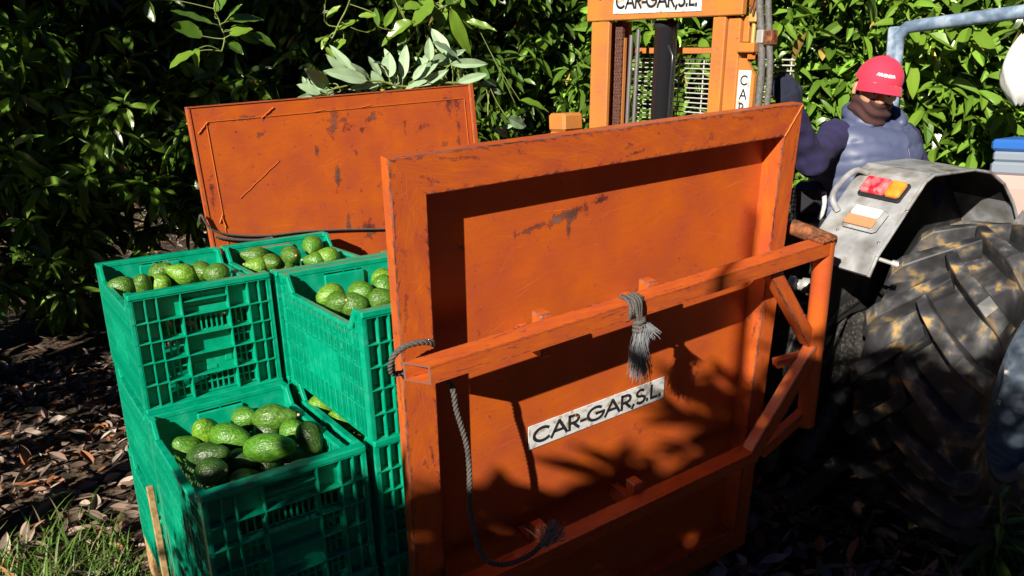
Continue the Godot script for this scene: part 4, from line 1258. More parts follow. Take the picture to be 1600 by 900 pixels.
	s.bx(V(-0.10, 0.0, -0.10), V(0.10, 0.055, 0.08), 0.012)
	s.bx(V(-0.095, 0.056, -0.095), V(0.095, 0.10, 0.075), 0.01)
	part("tub", s, M.canister, c)
	s = Shape.new()
	s.bx(V(-0.103, 0.101, -0.103), V(0.103, 0.150, 0.083), 0.012)
	part("lid", s, M.blue_lid, c)
	var bg := Shape.new()
	var prof := []
	for i in 15:
		var t := i / 14.0
		prof.append(Vector2(0.105 * pow(sin(PI * clampf(t * 0.93 + 0.02, 0, 1)), 0.62) * (1.0 - 0.25 * t), -0.24 + 0.30 * t))
	var bring := []
	for i in 15:
		var row := []
		for k in 36:
			var a := TAU * k / 36.0
			var t := i / 14.0
			var rr: float = prof[i].x * (1.0 + 0.07 * sin(3.0 * a + 5.0 * t) + 0.05 * sin(7.0 * a - 9.0 * t) + 0.03 * sin(13.0 * a + 16.0 * t) * t)
			row.append(V(3.60 + rr * cos(a), 0.60 + prof[i].y + 0.006 * sin(5.0 * a), 0.735 + 0.85 * rr * sin(a)))
		bring.append(row)
	for i in 14:
		for k in 36:
			var k2 := (k + 1) % 36
			bg.quad(bring[i][k2], bring[i][k], bring[i + 1][k], bring[i + 1][k2], Vector2.ZERO, Vector2.ZERO, Vector2.ZERO, Vector2.ZERO, 1)
	var bn := part("plastic_bag", bg, M.bag, self)
	tag(bn, "white plastic bag hanging from the tractor's roll bar", "bag")

# ---------------------------------------------------------------- bodies: smoothly joined tapered capsules, meshed as surface nets
func field_mesh(bones: Array, cell: float, k: float, warp = null) -> Shape:
	var lo := Vector3.ONE * 1e9
	var hi := -lo
	for b in bones:
		var r: float = maxf(b[2], b[3]) + cell * 3.0
		for p in [b[0], b[1]]:
			lo = lo.min(p - Vector3.ONE * r)
			hi = hi.max(p + Vector3.ONE * r)
	var nx := int((hi.x - lo.x) / cell) + 2
	var ny := int((hi.y - lo.y) / cell) + 2
	var nz := int((hi.z - lo.z) / cell) + 2
	var f := PackedFloat32Array()
	f.resize(nx * ny * nz)
	f.fill(1.0)
	for b in bones:
		var a: Vector3 = b[0]
		var ab: Vector3 = b[1] - b[0]
		var ra: float = b[2]
		var rb: float = b[3]
		var cut: bool = b.size() > 4 and b[4] < 0.0
		var kk: float = absf(b[4]) if b.size() > 4 else k
		var l2 := maxf(ab.length_squared(), 1e-9)
		var reach := maxf(ra, rb) + kk + cell * 2.5
		var b0: Vector3 = (b[0].min(b[1]) - Vector3.ONE * reach - lo) / cell
		var b1: Vector3 = (b[0].max(b[1]) + Vector3.ONE * reach - lo) / cell
		for z in range(maxi(0, int(b0.z)), mini(nz, int(b1.z) + 1)):
			for y in range(maxi(0, int(b0.y)), mini(ny, int(b1.y) + 1)):
				var row := (z * ny + y) * nx
				for x in range(maxi(0, int(b0.x)), mini(nx, int(b1.x) + 1)):
					var p := lo + Vector3(x, y, z) * cell
					var pa := p - a
					var t := clampf(pa.dot(ab) / l2, 0.0, 1.0)
					var d := (pa - ab * t).length() - lerpf(ra, rb, t)
					var o := f[row + x]
					if cut:
						f[row + x] = maxf(o, -d)
					else:
						var h := maxf(kk - absf(o - d), 0.0) / kk
						f[row + x] = minf(o, d) - h * h * kk * 0.25
	if warp != null:
		for z in nz:
			for y in ny:
				for x in nx:
					var i := (z * ny + y) * nx + x
					if absf(f[i]) < 0.05: f[i] = warp.call(lo + Vector3(x, y, z) * cell, f[i])
	var idx := {}
	var verts := PackedVector3Array()
	var corner := [0, 1, nx, nx + 1, nx * ny, nx * ny + 1, nx * ny + nx, nx * ny + nx + 1]
	var off := [V(0, 0, 0), V(1, 0, 0), V(0, 1, 0), V(1, 1, 0), V(0, 0, 1), V(1, 0, 1), V(0, 1, 1), V(1, 1, 1)]
	var edges := [[0, 1], [2, 3], [4, 5], [6, 7], [0, 2], [1, 3], [4, 6], [5, 7], [0, 4], [1, 5], [2, 6], [3, 7]]
	for z in nz - 1:
		for y in ny - 1:
			for x in nx - 1:
				var i := (z * ny + y) * nx + x
				var v0 := f[i]
				if v0 > cell * 3.0 or v0 < -cell * 3.0: continue
				var mask := 0
				for c in 8:
					if f[i + corner[c]] < 0.0: mask |= 1 << c
				if mask == 0 or mask == 255: continue
				var sum := Vector3.ZERO
				var cnt := 0
				for e in edges:
					var fa := f[i + corner[e[0]]]
					var fb := f[i + corner[e[1]]]
					if (fa < 0.0) != (fb < 0.0):
						sum += off[e[0]].lerp(off[e[1]], fa / (fa - fb))
						cnt += 1
				idx[i] = verts.size()
				verts.append(lo + (Vector3(x, y, z) + sum / cnt) * cell)
	var s := Shape.new()
	var st3 := [1, nx, nx * ny]
	for i in idx.keys():
		for ax in 3:
			var j: int = i + st3[ax]
			if j >= f.size(): continue
			var ia := f[i] < 0.0
			if ia == (f[j] < 0.0): continue
			var s1: int = st3[(ax + 1) % 3]
			var s2: int = st3[(ax + 2) % 3]
			if not (idx.has(i - s1) and idx.has(i - s2) and idx.has(i - s1 - s2)): continue
			var a: Vector3 = verts[idx[i]]; var b: Vector3 = verts[idx[i - s1]]; var c: Vector3 = verts[idx[i - s1 - s2]]; var d: Vector3 = verts[idx[i - s2]]
			if ia: s.quad(a, b, c, d, Vector2.ZERO, Vector2.ZERO, Vector2.ZERO, Vector2.ZERO, 1)
			else: s.quad(a, d, c, b, Vector2.ZERO, Vector2.ZERO, Vector2.ZERO, Vector2.ZERO, 1)
	return s

func person() -> void:
	var f := V(-0.36, 0, 0.933)          # where the chest faces
	var side := V(0.933, 0, 0.36)        # to the person's left
	var S := V(2.637, 0.285, 0.60)       # between the shoulders
	var pel := V(2.67, -0.31, 0.47)
	var root := thing("person", "person in red cap, dark neck gaiter and blue quilted vest on the tractor", "person", at(2.67, -0.38, 0.47))
	var rel := Transform3D(Basis(), -root.position)
	var Rs := S - side * 0.155 + V(0, 0.012, 0)
	var Ls := S + side * 0.15 + V(0, -0.012, 0)
	var Re := V(2.215, 0.215, 0.635)
	var Rw := V(2.005, 0.415, 0.685)
	var Le := V(2.89, 0.03, 0.735)
	var Lw := V(2.70, -0.115, 0.66)
	var torso := [[pel - side * 0.07, S - side * 0.065 - V(0, 0.12, 0), 0.105, 0.095], [pel + side * 0.07, S + side * 0.065 - V(0, 0.12, 0), 0.105, 0.095], [pel, S - V(0, 0.12, 0) + f * 0.015, 0.115, 0.11]]
	var body := torso.duplicate()
	body.append_array([[S - side * 0.06 - V(0, 0.04, 0), Rs - V(0, 0.02, 0), 0.075, 0.062], [S + side * 0.06 - V(0, 0.04, 0), Ls - V(0, 0.02, 0), 0.075, 0.062], [S, S + V(0.0, 0.06, 0.0), 0.058, 0.055], [Rs - V(0, 0.015, 0), Re, 0.060, 0.047], [Re, Rw, 0.047, 0.036], [Ls - V(0, 0.015, 0), Le, 0.060, 0.047], [Le, Lw, 0.047, 0.034], [pel - side * 0.05 - V(0, 0.06, 0), V(3.1, -0.33, 0.37), 0.10, 0.07], [pel + side * 0.09 - V(0, 0.06, 0), V(3.1, -0.33, 0.60), 0.10, 0.07], [V(3.1, -0.33, 0.37), V(3.2, -0.72, 0.39), 0.065, 0.045], [V(3.1, -0.33, 0.60), V(3.2, -0.72, 0.60), 0.065, 0.045]])
	var crease := func(p: Vector3, d: float) -> float:
		return d - 0.0022 * sin(p.x * 95.0 + p.y * 70.0 + 2.5 * sin(p.z * 40.0 + p.y * 22.0)) - 0.0018 * sin(p.y * 130.0 - p.z * 60.0)
	part("body", field_mesh(body, 0.0115, 0.045, crease), M.sweater, root, rel)
	# quilted vest
	var vest := []
	for b in torso: vest.append([b[0], b[1], b[2] + 0.014, b[3] + 0.012, 0.09])
	for e in [-0.10, -0.05, 0.0, 0.05, 0.10]: vest.append([pel + side * e * 0.9 + V(0, 0.1, 0), S + side * e - V(0, 0.075, 0) + f * 0.008, 0.108, 0.086, 0.09])
	vest.append([S - side * 0.04 - V(0, 0.05, 0), S - side * 0.105 - V(0, 0.005, 0), 0.085, 0.064])
	vest.append([S + side * 0.04 - V(0, 0.05, 0), S + side * 0.105 - V(0, 0.03, 0), 0.085, 0.064])
	vest.append([Rs + V(0, 0.0, 0) - side * 0.06 - V(0, 0.05, 0), Re, 0.075, 0.05, -1.0])
	vest.append([Ls + side * 0.06 - V(0, 0.06, 0), Le, 0.075, 0.05, -1.0])
	var quilt := func(p: Vector3, d: float) -> float:
		var q := p - S
		var h := q.y + 0.05 * q.dot(side) + 0.012 * sin(q.dot(side) * 21.0)
		var bulge := 1.0 - exp(-absf(fposmod(h, 0.06) - 0.03) / 0.007)
		var fold := sin(q.dot(side) * 46.0 + q.y * 33.0 + 2.0 * sin(q.y * 20.0)) * 0.0028 + sin(q.dot(side) * 24.0 - q.y * 61.0) * 0.0022
		var zp := exp(-pow((q.dot(side) - 0.062 + q.y * 0.05) / 0.009, 2.0)) * (0.004 if q.dot(f) > 0.0 else 0.0)
		return d - bulge * 0.0075 - fold * 0.5 - zp - 0.0016 * sin(q.dot(side) * 150.0) * (1.0 - bulge)
	var v := part("vest", field_mesh(vest, 0.0088, 0.05, quilt), M.vest, root, rel)
	var s := Shape.new()
	var zp := []
	var vv: PackedVector3Array = v.mesh.surface_get_arrays(0)[Mesh.ARRAY_VERTEX]
	for i in 14:
		var y := lerpf(-0.04, -0.40, i / 13.0)
		var best := S + V(0, y, 0)
		for p in vv:
			var q := p - S
			if absf(q.y - y) < 0.012 and absf(q.dot(side) - 0.062 + y * 0.05) < 0.012 and q.dot(f) > (best - S).dot(f): best = p
		zp.append(best + f * 0.002)
	zp = smooth_path(zp, 30)
	s.tube(zp, 0.0045, 6)
	part("zip", s, M.zip, v)
	# collar
	var col := []
	for i in 13:
		var t := lerpf(-0.75, 3.9, i / 12.0)
		var y := 0.065 - 0.05 * maxf(0.0, -sin(t) * 0.0 + cos(t - PI / 2.0 + PI))
		col.append(S + V(0.01, 0.035, 0) + side * cos(t) * 0.098 - f * (sin(t) * 0.092 - 0.015) + V(0, y * (0.6 + 0.5 * sin(t)), 0))
	var cb := []
	for i in 12: cb.append([col[i], col[i + 1], 0.02, 0.02])
	part("collar", field_mesh(cb, 0.007, 0.03), M.vest, v)
	# hands in dark gloves
	for hnd in [[Re, Rw, V(1.972, 0.455, 0.69), 1.0], [Le, Lw, V(2.62, -0.15, 0.63), -1.0]]:
		var hb := []
		var wr: Vector3 = hnd[1]
		var palm: Vector3 = hnd[2]
		var d := (palm - wr).normalized()
		var across := d.cross(V(0.55, 0.1, -0.8)).normalized() if hnd[3] > 0.0 else d.cross(V(0, 1, 0)).normalized()
		var back := across.cross(d).normalized()
		hb.append([wr - d * 0.02, palm - across * 0.018, 0.031, 0.024])
		hb.append([wr, palm + across * 0.018, 0.03, 0.024])
		for k in 4:
			var o: float = (k - 1.5) * 0.0205
			var L: float = [0.036, 0.043, 0.041, 0.033][k]
			var a := palm + across * o + d * 0.022
			var b2 := a + (d * 0.8 + back * 0.55).normalized() * L * 0.8
			var c2 := b2 + (d * -0.25 + back * 0.97).normalized() * L * 0.75
			var e2 := c2 + (d * -0.95 + back * 0.2).normalized() * L * 0.6
			hb.append([a, b2, 0.0115, 0.0108, 0.006]); hb.append([b2, c2, 0.0106, 0.010, 0.004]); hb.append([c2, e2, 0.0098, 0.0088, 0.004])
		var ta := wr + d * 0.012 - across * 0.028
		var tb := ta + (d * 0.6 - across * 0.5 + back * 0.5).normalized() * 0.036
		hb.append([ta, tb, 0.014, 0.012, 0.008]); hb.append([tb, tb + (d * 0.6 + back * 0.8).normalized() * 0.03, 0.012, 0.0095, 0.006])
		part("gloved_hand", field_mesh(hb, 0.0038, 0.012), M.glove, root, rel)
	# head: own axes x to the viewer's right, y up, z out of the face
	var back := V(-0.553, 0.2455, 0.796)
	var upv := V(0.174, 0.9686, -0.1775)
	var rt := V(0.8148, -0.0407, 0.5784)
	var hz := (back * 0.84 - upv * 0.46 - rt * 0.16).normalized()
	var hy := upv + rt * 0.20
	hy = (hy - hz * hy.dot(hz)).normalized()
	var head := Transform3D(Basis(hy.cross(hz), hy, hz).scaled(Vector3.ONE * 0.92), V(2.60, 0.461, 0.638) - root.position)
	var hb := [[V(0, 0.035, -0.028), V(0, 0.035, 0.015), 0.080, 0.078], [V(0, -0.02, 0.02), V(0, -0.075, 0.035), 0.064, 0.046], [V(-0.03, -0.03, 0.045), V(0.03, -0.03, 0.045), 0.035, 0.035], [V(0, 0.012, 0.084), V(0, -0.026, 0.108), 0.009, 0.0135, 0.012], [V(-0.012, -0.03, 0.098), V(0.012, -0.03, 0.098), 0.009, 0.009, 0.01], [V(-0.035, 0.025, 0.075), V(0.035, 0.025, 0.075), 0.014, 0.014, 0.015], [V(0, -0.06, -0.02), V(0, -0.14, -0.05), 0.056, 0.058], [V(-0.079, 0.0, -0.012), V(-0.082, -0.03, -0.006), 0.013, 0.010, 0.01], [V(0.079, 0.0, -0.012), V(0.082, -0.03, -0.006), 0.013, 0.010, 0.01], [V(-0.03, 0.0, 0.103), V(-0.03, 0.0, 0.09), 0.011, 0.01, -1.0], [V(0.03, 0.0, 0.103), V(0.03, 0.0, 0.09), 0.011, 0.01, -1.0], [V(-0.02, -0.062, 0.079), V(0.02, -0.062, 0.079), 0.008, 0.008, 0.006]]
	var h := part("head", field_mesh(hb, 0.0042, 0.02), M.skin, root, head)
	for x in [-0.03, 0.03]:
		s = Shape.new()
		s.lathe([Vector2(0, -0.0105), Vector2(0.0075, -0.0075), Vector2(0.0105, 0), Vector2(0.0075, 0.0075), Vector2(0, 0.0105)], 12, look(V(x, 0.0, 0.083), V(0, -0.3, 1), Vector3.UP))
		part("eye", s, M.eye, h)
		s = Shape.new()
		s.lathe([Vector2(0.0052, 0.0092), Vector2(0.004, 0.0104), Vector2(0, 0.0112)], 10, look(V(x, 0.0, 0.083), V(0, -0.3, 1), Vector3.UP))
		part("iris", s, M.hair, h)
	part("hair", field_mesh([[V(0, 0.03, -0.045), V(0, -0.035, -0.05), 0.072, 0.06], [V(-0.06, 0.01, -0.02), V(-0.06, -0.02, -0.02), 0.024, 0.018], [V(0.06, 0.01, -0.02), V(0.06, -0.02, -0.02), 0.024, 0.018]], 0.006, 0.02), M.hair, h)
	var folds := func(p: Vector3, d: float) -> float:
		return d - 0.0045 * sin(p.y * 150.0 + p.x * 40.0 + 1.6 * sin(p.x * 38.0 + p.z * 20.0))
	part("neck_gaiter", field_mesh([[V(0, -0.068, 0.008), V(0, -0.09, 0.015), 0.079, 0.076], [V(0, -0.068, 0.045), V(0, -0.095, 0.042), 0.055, 0.054], [V(0, -0.09, 0.0), V(0, -0.17, -0.04), 0.078, 0.085], [V(0, -0.05, 0.088), V(0, -0.06, 0.082), 0.02, 0.022], [V(0, 0.06, 0.07), V(0, 0.012, 0.135), 0.07, 0.054, -1.0]], 0.005, 0.025, folds), M.gaiter, h)
	# cap
	var cap := Shape.new()
	var seg := 36
	var rings := 12
	var grid := []
	for i in rings + 1:
		var t := i / float(rings)
		var row := []
		for k in seg:
			var a := TAU * k / seg
			var el := lerpf(-0.05, PI / 2, t)
			var rx := 0.092; var rz := 0.107
			var seam := 1.0 - 0.010 * exp(-pow(fposmod(a + PI / 6.0, PI / 3.0) - PI / 6.0, 2.0) * 700.0) * (1.0 - t)
			var p := V(cos(a) * rx * cos(el), 0.034 + 0.098 * sin(el) * (1.0 + 0.03 * sin(3.0 * a) * (1 - t)), sin(a) * rz * cos(el) - 0.01) * 1.0
			p.x *= seam; p.z *= seam
			row.append(p)
		grid.append(row)
	for i in rings:
		for k in seg:
			var k2 := (k + 1) % seg
			cap.quad(grid[i][k2], grid[i][k], grid[i + 1][k], grid[i + 1][k2], Vector2.ZERO, Vector2.ZERO, Vector2.ZERO, Vector2.ZERO, 1)
	var cp := part("cap", cap, M.cap, h)
	var bill := Shape.new()
	for dy in [0.0, -0.004]:
		var pr := []
		for i in 7:
			var row := []
			for k in 17:
				var t := lerpf(-1.0, 1.0, k / 16.0)
				var a := t * 1.30
				var inner := V(sin(a) * 0.0915, 0.040 - 0.012 * t * t, cos(a) * 0.106 - 0.011)
				var outer := V(sin(a) * 0.089 * (1.0 + 0.02 * cos(a)), 0.024 - 0.034 * t * t, cos(a) * 0.104 - 0.010 + 0.084 * pow(maxf(cos(t * PI * 0.5), 0.0), 0.55))
				var q := inner.lerp(outer, i / 6.0)
				q.y += 0.006 * sin(PI * i / 6.0) + dy
				row.append(q)
			pr.append(row)
		for i in 6:
			for k in 16:
				if dy == 0.0: bill.quad(pr[i][k], pr[i + 1][k], pr[i + 1][k + 1], pr[i][k + 1], Vector2.ZERO, Vector2.ZERO, Vector2.ZERO, Vector2.ZERO, 1)
				else: bill.quad(pr[i][k + 1], pr[i + 1][k + 1], pr[i + 1][k], pr[i][k], Vector2.ZERO, Vector2.ZERO, Vector2.ZERO, Vector2.ZERO, 2)
		if dy == 0.0: bill.tube(pr[6].map(func(p): return p - V(0, 0.002, 0)), 0.0026, 6)
	part("cap_bill", bill, M.cap, cp)
	var btn := Shape.new()
	btn.lathe([Vector2(0.009, 0.0), Vector2(0.007, 0.004), Vector2(0.0, 0.006)], 10, at(0, 0.1315, -0.01))
	part("cap_button", btn, M.cap, cp)
	var font := SystemFont.new()
	font.font_names = PackedStringArray(["Droid Sans"])
	font.font_weight = 700
	var word := "ARMENEDA"
	for i in word.length():
		var tm := TextMesh.new()
		tm.text = word[i]
		tm.font = font
		tm.font_size = 32
		tm.pixel_size = 0.00056
		tm.depth = 0.0012
		tm.curve_step = 2.0
		var a := (i - 3.5) * 0.104 - 0.10
		var el := 0.40
		part("embroidery", tm, M.white_thread, cp, Transform3D(Basis(Vector3.UP, a) * Basis(Vector3.RIGHT, -el * 0.95), V(sin(a) * 0.0925 * cos(el), 0.034 + 0.098 * sin(el) + 0.001, cos(a) * 0.1075 * cos(el) - 0.0095)))

# ---------------------------------------------------------------- leaves, trees, ground
func leaf_mesh(width: float, fold: float, arch: float, rows: int, wave := 0.0) -> ArrayMesh:   # unit length along y, upper side to +z
	var s := Shape.new()
	var pts := []
	for i in rows + 1:
		var t := i / float(rows)
		var w := width * 0.5 * pow(sin(PI * pow(t, 0.82)), 0.8) + 0.004
		if i == rows: w = 0.0
		var z := -arch * t * t
		var wv := wave * sin(t * 17.0)
		pts.append([V(-w, t, z + fold * w - wv), V(-w * 0.5, t, z + fold * w * 0.38), V(0, t, z - 0.012), V(w * 0.5, t, z + fold * w * 0.38), V(w, t, z + fold * w + wv)])
	for i in rows:
		for k in 4:
			var a: Array = pts[i]; var b: Array = pts[i + 1]
			s.quad(a[k], a[k + 1], b[k + 1], b[k], Vector2(k / 4.0, i), Vector2((k + 1) / 4.0, i), Vector2((k + 1) / 4.0, i + 1), Vector2(k / 4.0, i + 1), 1 if k < 2 else 2)
	return s.done()

var leaf_big: ArrayMesh
var leaf_small: ArrayMesh
var leaf_curl: ArrayMesh
var leaf_bent: ArrayMesh

func leaf_frame(o: Vector3, d: Vector3, up: Vector3, length: float) -> Transform3D:
	var y := d.normalized()
	var z := (up - y * up.dot(y)).normalized()
	return Transform3D(Basis(y.cross(z) * length, y * length, z * length), o)

func push(buf: PackedFloat32Array, t: Transform3D, c: Color) -> void:
	var b := t.basis
	buf.append_array(PackedFloat32Array([b.x.x, b.y.x, b.z.x, t.origin.x, b.x.y, b.y.y, b.z.y, t.origin.y, b.x.z, b.y.z, b.z.z, t.origin.z, c.r, c.g, c.b, 1.0]))

func multi(called: String, mesh: Mesh, m: Material, buf: PackedFloat32Array, parent: Node) -> MultiMeshInstance3D:
	var mm := MultiMesh.new()
	mm.transform_format = MultiMesh.TRANSFORM_3D
	mm.use_colors = true
	mm.mesh = mesh
	mm.instance_count = buf.size() / 16
	mm.buffer = buf
	var o := MultiMeshInstance3D.new()
	o.multimesh = mm
	o.material_override = m
	o.name = numbered(called) if parent == self else called
	parent.add_child(o)
	o.set_meta("kind", "stuff")
	return o

func in_view(p: Vector3, margin := 0.0) -> bool:
	var q := cam.global_transform.affine_inverse() * p
	if q.z > -0.3: return false
	var k := tan(deg_to_rad(cam.fov * 0.5))
	return absf(q.y) < -q.z * k * (1.0 + margin) and absf(q.x) < -q.z * k * 16.0 / 9.0 * (1.0 + margin)

# blobs: ellipsoids [centre, radii]; twigs are strewn through their outer shells and carry rosettes of leaves
func tree(label: String, foot: Vector3, blobs: Array, twigs: int, size: float, sd: int, own_leaves: int, tone := 1.0, limbs := true, allow = null) -> Node3D:
	var root := thing("avocado_tree", label, "tree", at(foot.x, foot.y, foot.z), "avocado trees of the orchard")
	var r := RandomNumberGenerator.new()
	r.seed = sd
	var s := Shape.new()
	if limbs:
		var mid := Vector3.ZERO
		for b in blobs: mid += b[0] / blobs.size()
		var fork := foot.lerp(mid, 0.45) + V(r.randfn(), 0, r.randfn()) * 0.1
		s.tube(smooth_path([foot - V(0, 0.1, 0), foot.lerp(fork, 0.5) + V(r.randfn(), 0, r.randfn()) * 0.08, fork], 10), 0.11, 10)
		for b in blobs:
			for k in 2:
				var e: Vector3 = b[0] + V(r.randfn(), r.randfn(), r.randfn()) * b[1] * 0.4
				var m := fork.lerp(e, 0.5) + V(r.randfn(), r.randfn() + 1.0, r.randfn()) * 0.12
				var path := smooth_path([fork - V(0, 0.05, 0), m, e], 9)
				var rad := []
				for i in path.size(): rad.append(lerpf(0.065, 0.012, i / 9.0))
				s.tube(path, rad, 7)
		for v in s.n / 3: pass
		part("trunk", s, M.bark, root, at(-foot.x, -foot.y, -foot.z))
	var buf := PackedFloat32Array()
	var buf2 := PackedFloat32Array()
	var near := []
	var total := 0.0
	for b in blobs: total += b[1].x * b[1].y * b[1].z
	for b in blobs:
		var n := int(twigs * b[1].x * b[1].y * b[1].z / total)
		for k in n:
			var d := V(r.randfn(), r.randfn(), r.randfn()).normalized()
			var rr := 1.0 - 0.62 * pow(r.randf(), 1.7)
			rr *= 1.0 + 0.13 * sin(d.x * 5.0 + sd) + 0.13 * sin(d.y * 7.0 + d.z * 4.0 + sd)
			var p: Vector3 = b[0] + d * b[1] * rr
			if p.y < GROUND + 0.12: continue
			if allow != null and not allow.call(p): continue
			var ax = (d * b[1].inverse() * 0.5 + V(0, 0.55, 0) + V(r.randfn(), r.randfn(), r.randfn()) * 0.45).normalized()
			var u = ax.cross(V(0.3, 0.2, 0.9)).normalized()
			var w = ax.cross(u)
			var young := r.randf() < 0.16
			var cnt := 6 + r.randi() % 5
			var ph := r.randf() * TAU
			for i in cnt:
				var t := ph + i * 2.4
				var tilt := lerpf(1.75, 0.55, i / float(cnt)) + r.randfn() * 0.2
				var ld = (ax * cos(tilt) + (u * cos(t) + w * sin(t)) * sin(tilt) - V(0, 0.28 + 0.2 * r.randf(), 0)).normalized()
				var len := size * r.randf_range(0.5, 1.35) * (0.75 if young and i > cnt / 2 else 1.0)
				var up = (ax * 0.7 + V(0, 0.7, 0) + V(r.randfn(), r.randfn(), r.randfn()) * 0.35)
				var br := tone * exp(r.randfn() * 0.42)
				var c := Color(0.062, 0.118, 0.014) * br
				if young: c = Color(0.115, 0.22, 0.026) * br
				elif r.randf() < 0.025: c = Color(0.26, 0.19, 0.05) * br
				var o = p + ax * (0.035 * i / cnt) + ld * 0.02
				if o.y < GROUND + 0.03: continue
				var xf := leaf_frame(o, ld, up, len)
				if own_leaves > 0 and in_view(o, 0.02):
					near.append([o.distance_to(cam.position), xf, buf.size(), 2 if young else (1 if br > 1.1 else 0)])
				if (k + i) % 3 == 0 and not (own_leaves > 0 and in_view(o, 0.02)): push(buf2, xf, c)
				elif (k + i) % 3 == 0:
					near.pop_back()
					push(buf2, xf, c)
				else: push(buf, xf, c)
	near.sort_custom(func(a, b2): return a[0] < b2[0])
	var hide := {}
	for i in mini(own_leaves, near.size()):
		hide[near[i][2]] = true
		var xf: Transform3D = near[i][1]
		xf.origin -= foot
		var tints := [1, 2, 4] if tone > 1.2 else [0, 3, 2]
		part("leaf", leaf_big, M.leaf_tints[tints[near[i][3]]], root, xf)
	if hide.size():
		var keep := PackedFloat32Array()
		for i in range(0, buf.size(), 16):
			if not hide.has(i): keep.append_array(buf.slice(i, i + 16))
		buf = keep
	var c := multi("crown", leaf_small if own_leaves == 0 else leaf_big, M.leaf, buf, root)
	c.position = -foot
	c = multi("crown_001", leaf_bent, M.leaf, buf2, root)
	c.position = -foot
	return root

func sprig(called: String, label: String, rows: Array, m: Material, stem: Array, facing: Vector3, alt: Material = null) -> void:
	var joint: Vector3 = stem[0]
	var root := thing(called, label, "branch", at(joint.x, joint.y, joint.z))
	var s := Shape.new()
	var path := smooth_path(stem, 40)
	var rad := []
	for i in path.size(): rad.append(lerpf(0.0075, 0.003, i / 40.0))
	s.tube(path, rad, 7)
	var k := 0
	for q in rows:
		var o := V(q[0], q[1], q[2])
		var t := V(q[3], q[4], q[5])
		o += V(0, 0, rng.randfn() * 0.02)
		t += V(0, 0, rng.randfn() * 0.035 + 0.01)
		var d := (o - t).normalized()
		var best: Vector3 = path[0]
		for p in path:
			if p.distance_to(o + d * 0.03) < best.distance_to(o + d * 0.03): best = p
		s.tube(smooth_path([best, best.lerp(o + d * 0.03, 0.6), o], 6), 0.0022, 5)
		var len := o.distance_to(t)
		var mesh := leaf_mesh(clampf(q[6] / len * 1.05, 0.2, 0.8), rng.randf_range(0.15, 0.5), rng.randf_range(-0.05, 0.26), 11, 0.016)
		var xf := leaf_frame(o, t - o, facing + V(rng.randfn(), rng.randfn(), rng.randfn()) * 0.16, len)
		xf.origin -= joint
		part("leaf", mesh, alt if alt and k % 4 == 3 else m, root, xf)
		k += 1
	part("stem", s, M.twig, root, at(-joint.x, -joint.y, -joint.z))

func more_leaves(rows: Array) -> Array:   # younger, smaller leaves between the large ones
	var out := []
	for q in rows:
		var o := V(q[0], q[1], q[2])
		var t := V(q[3], q[4], q[5])
		var d := (t - o) * rng.randf_range(0.55, 0.9)
		d = d.rotated(V(0, 0, 1), rng.randf_range(0.35, 0.9) * (1.0 if rng.randf() < 0.5 else -1.0))
		o += V(rng.randfn() * 0.03, rng.randfn() * 0.02, -0.035)
		out.append([o.x, o.y, o.z, o.x + d.x, o.y + d.y, o.z + d.z - 0.02, q[6] * 0.7])
	return out

func ground_height(x: float, z: float) -> float:
	return GROUND + 0.025 * sin(x * 2.1 + 0.7 * z) + 0.02 * sin(z * 3.3 - x) - 0.02

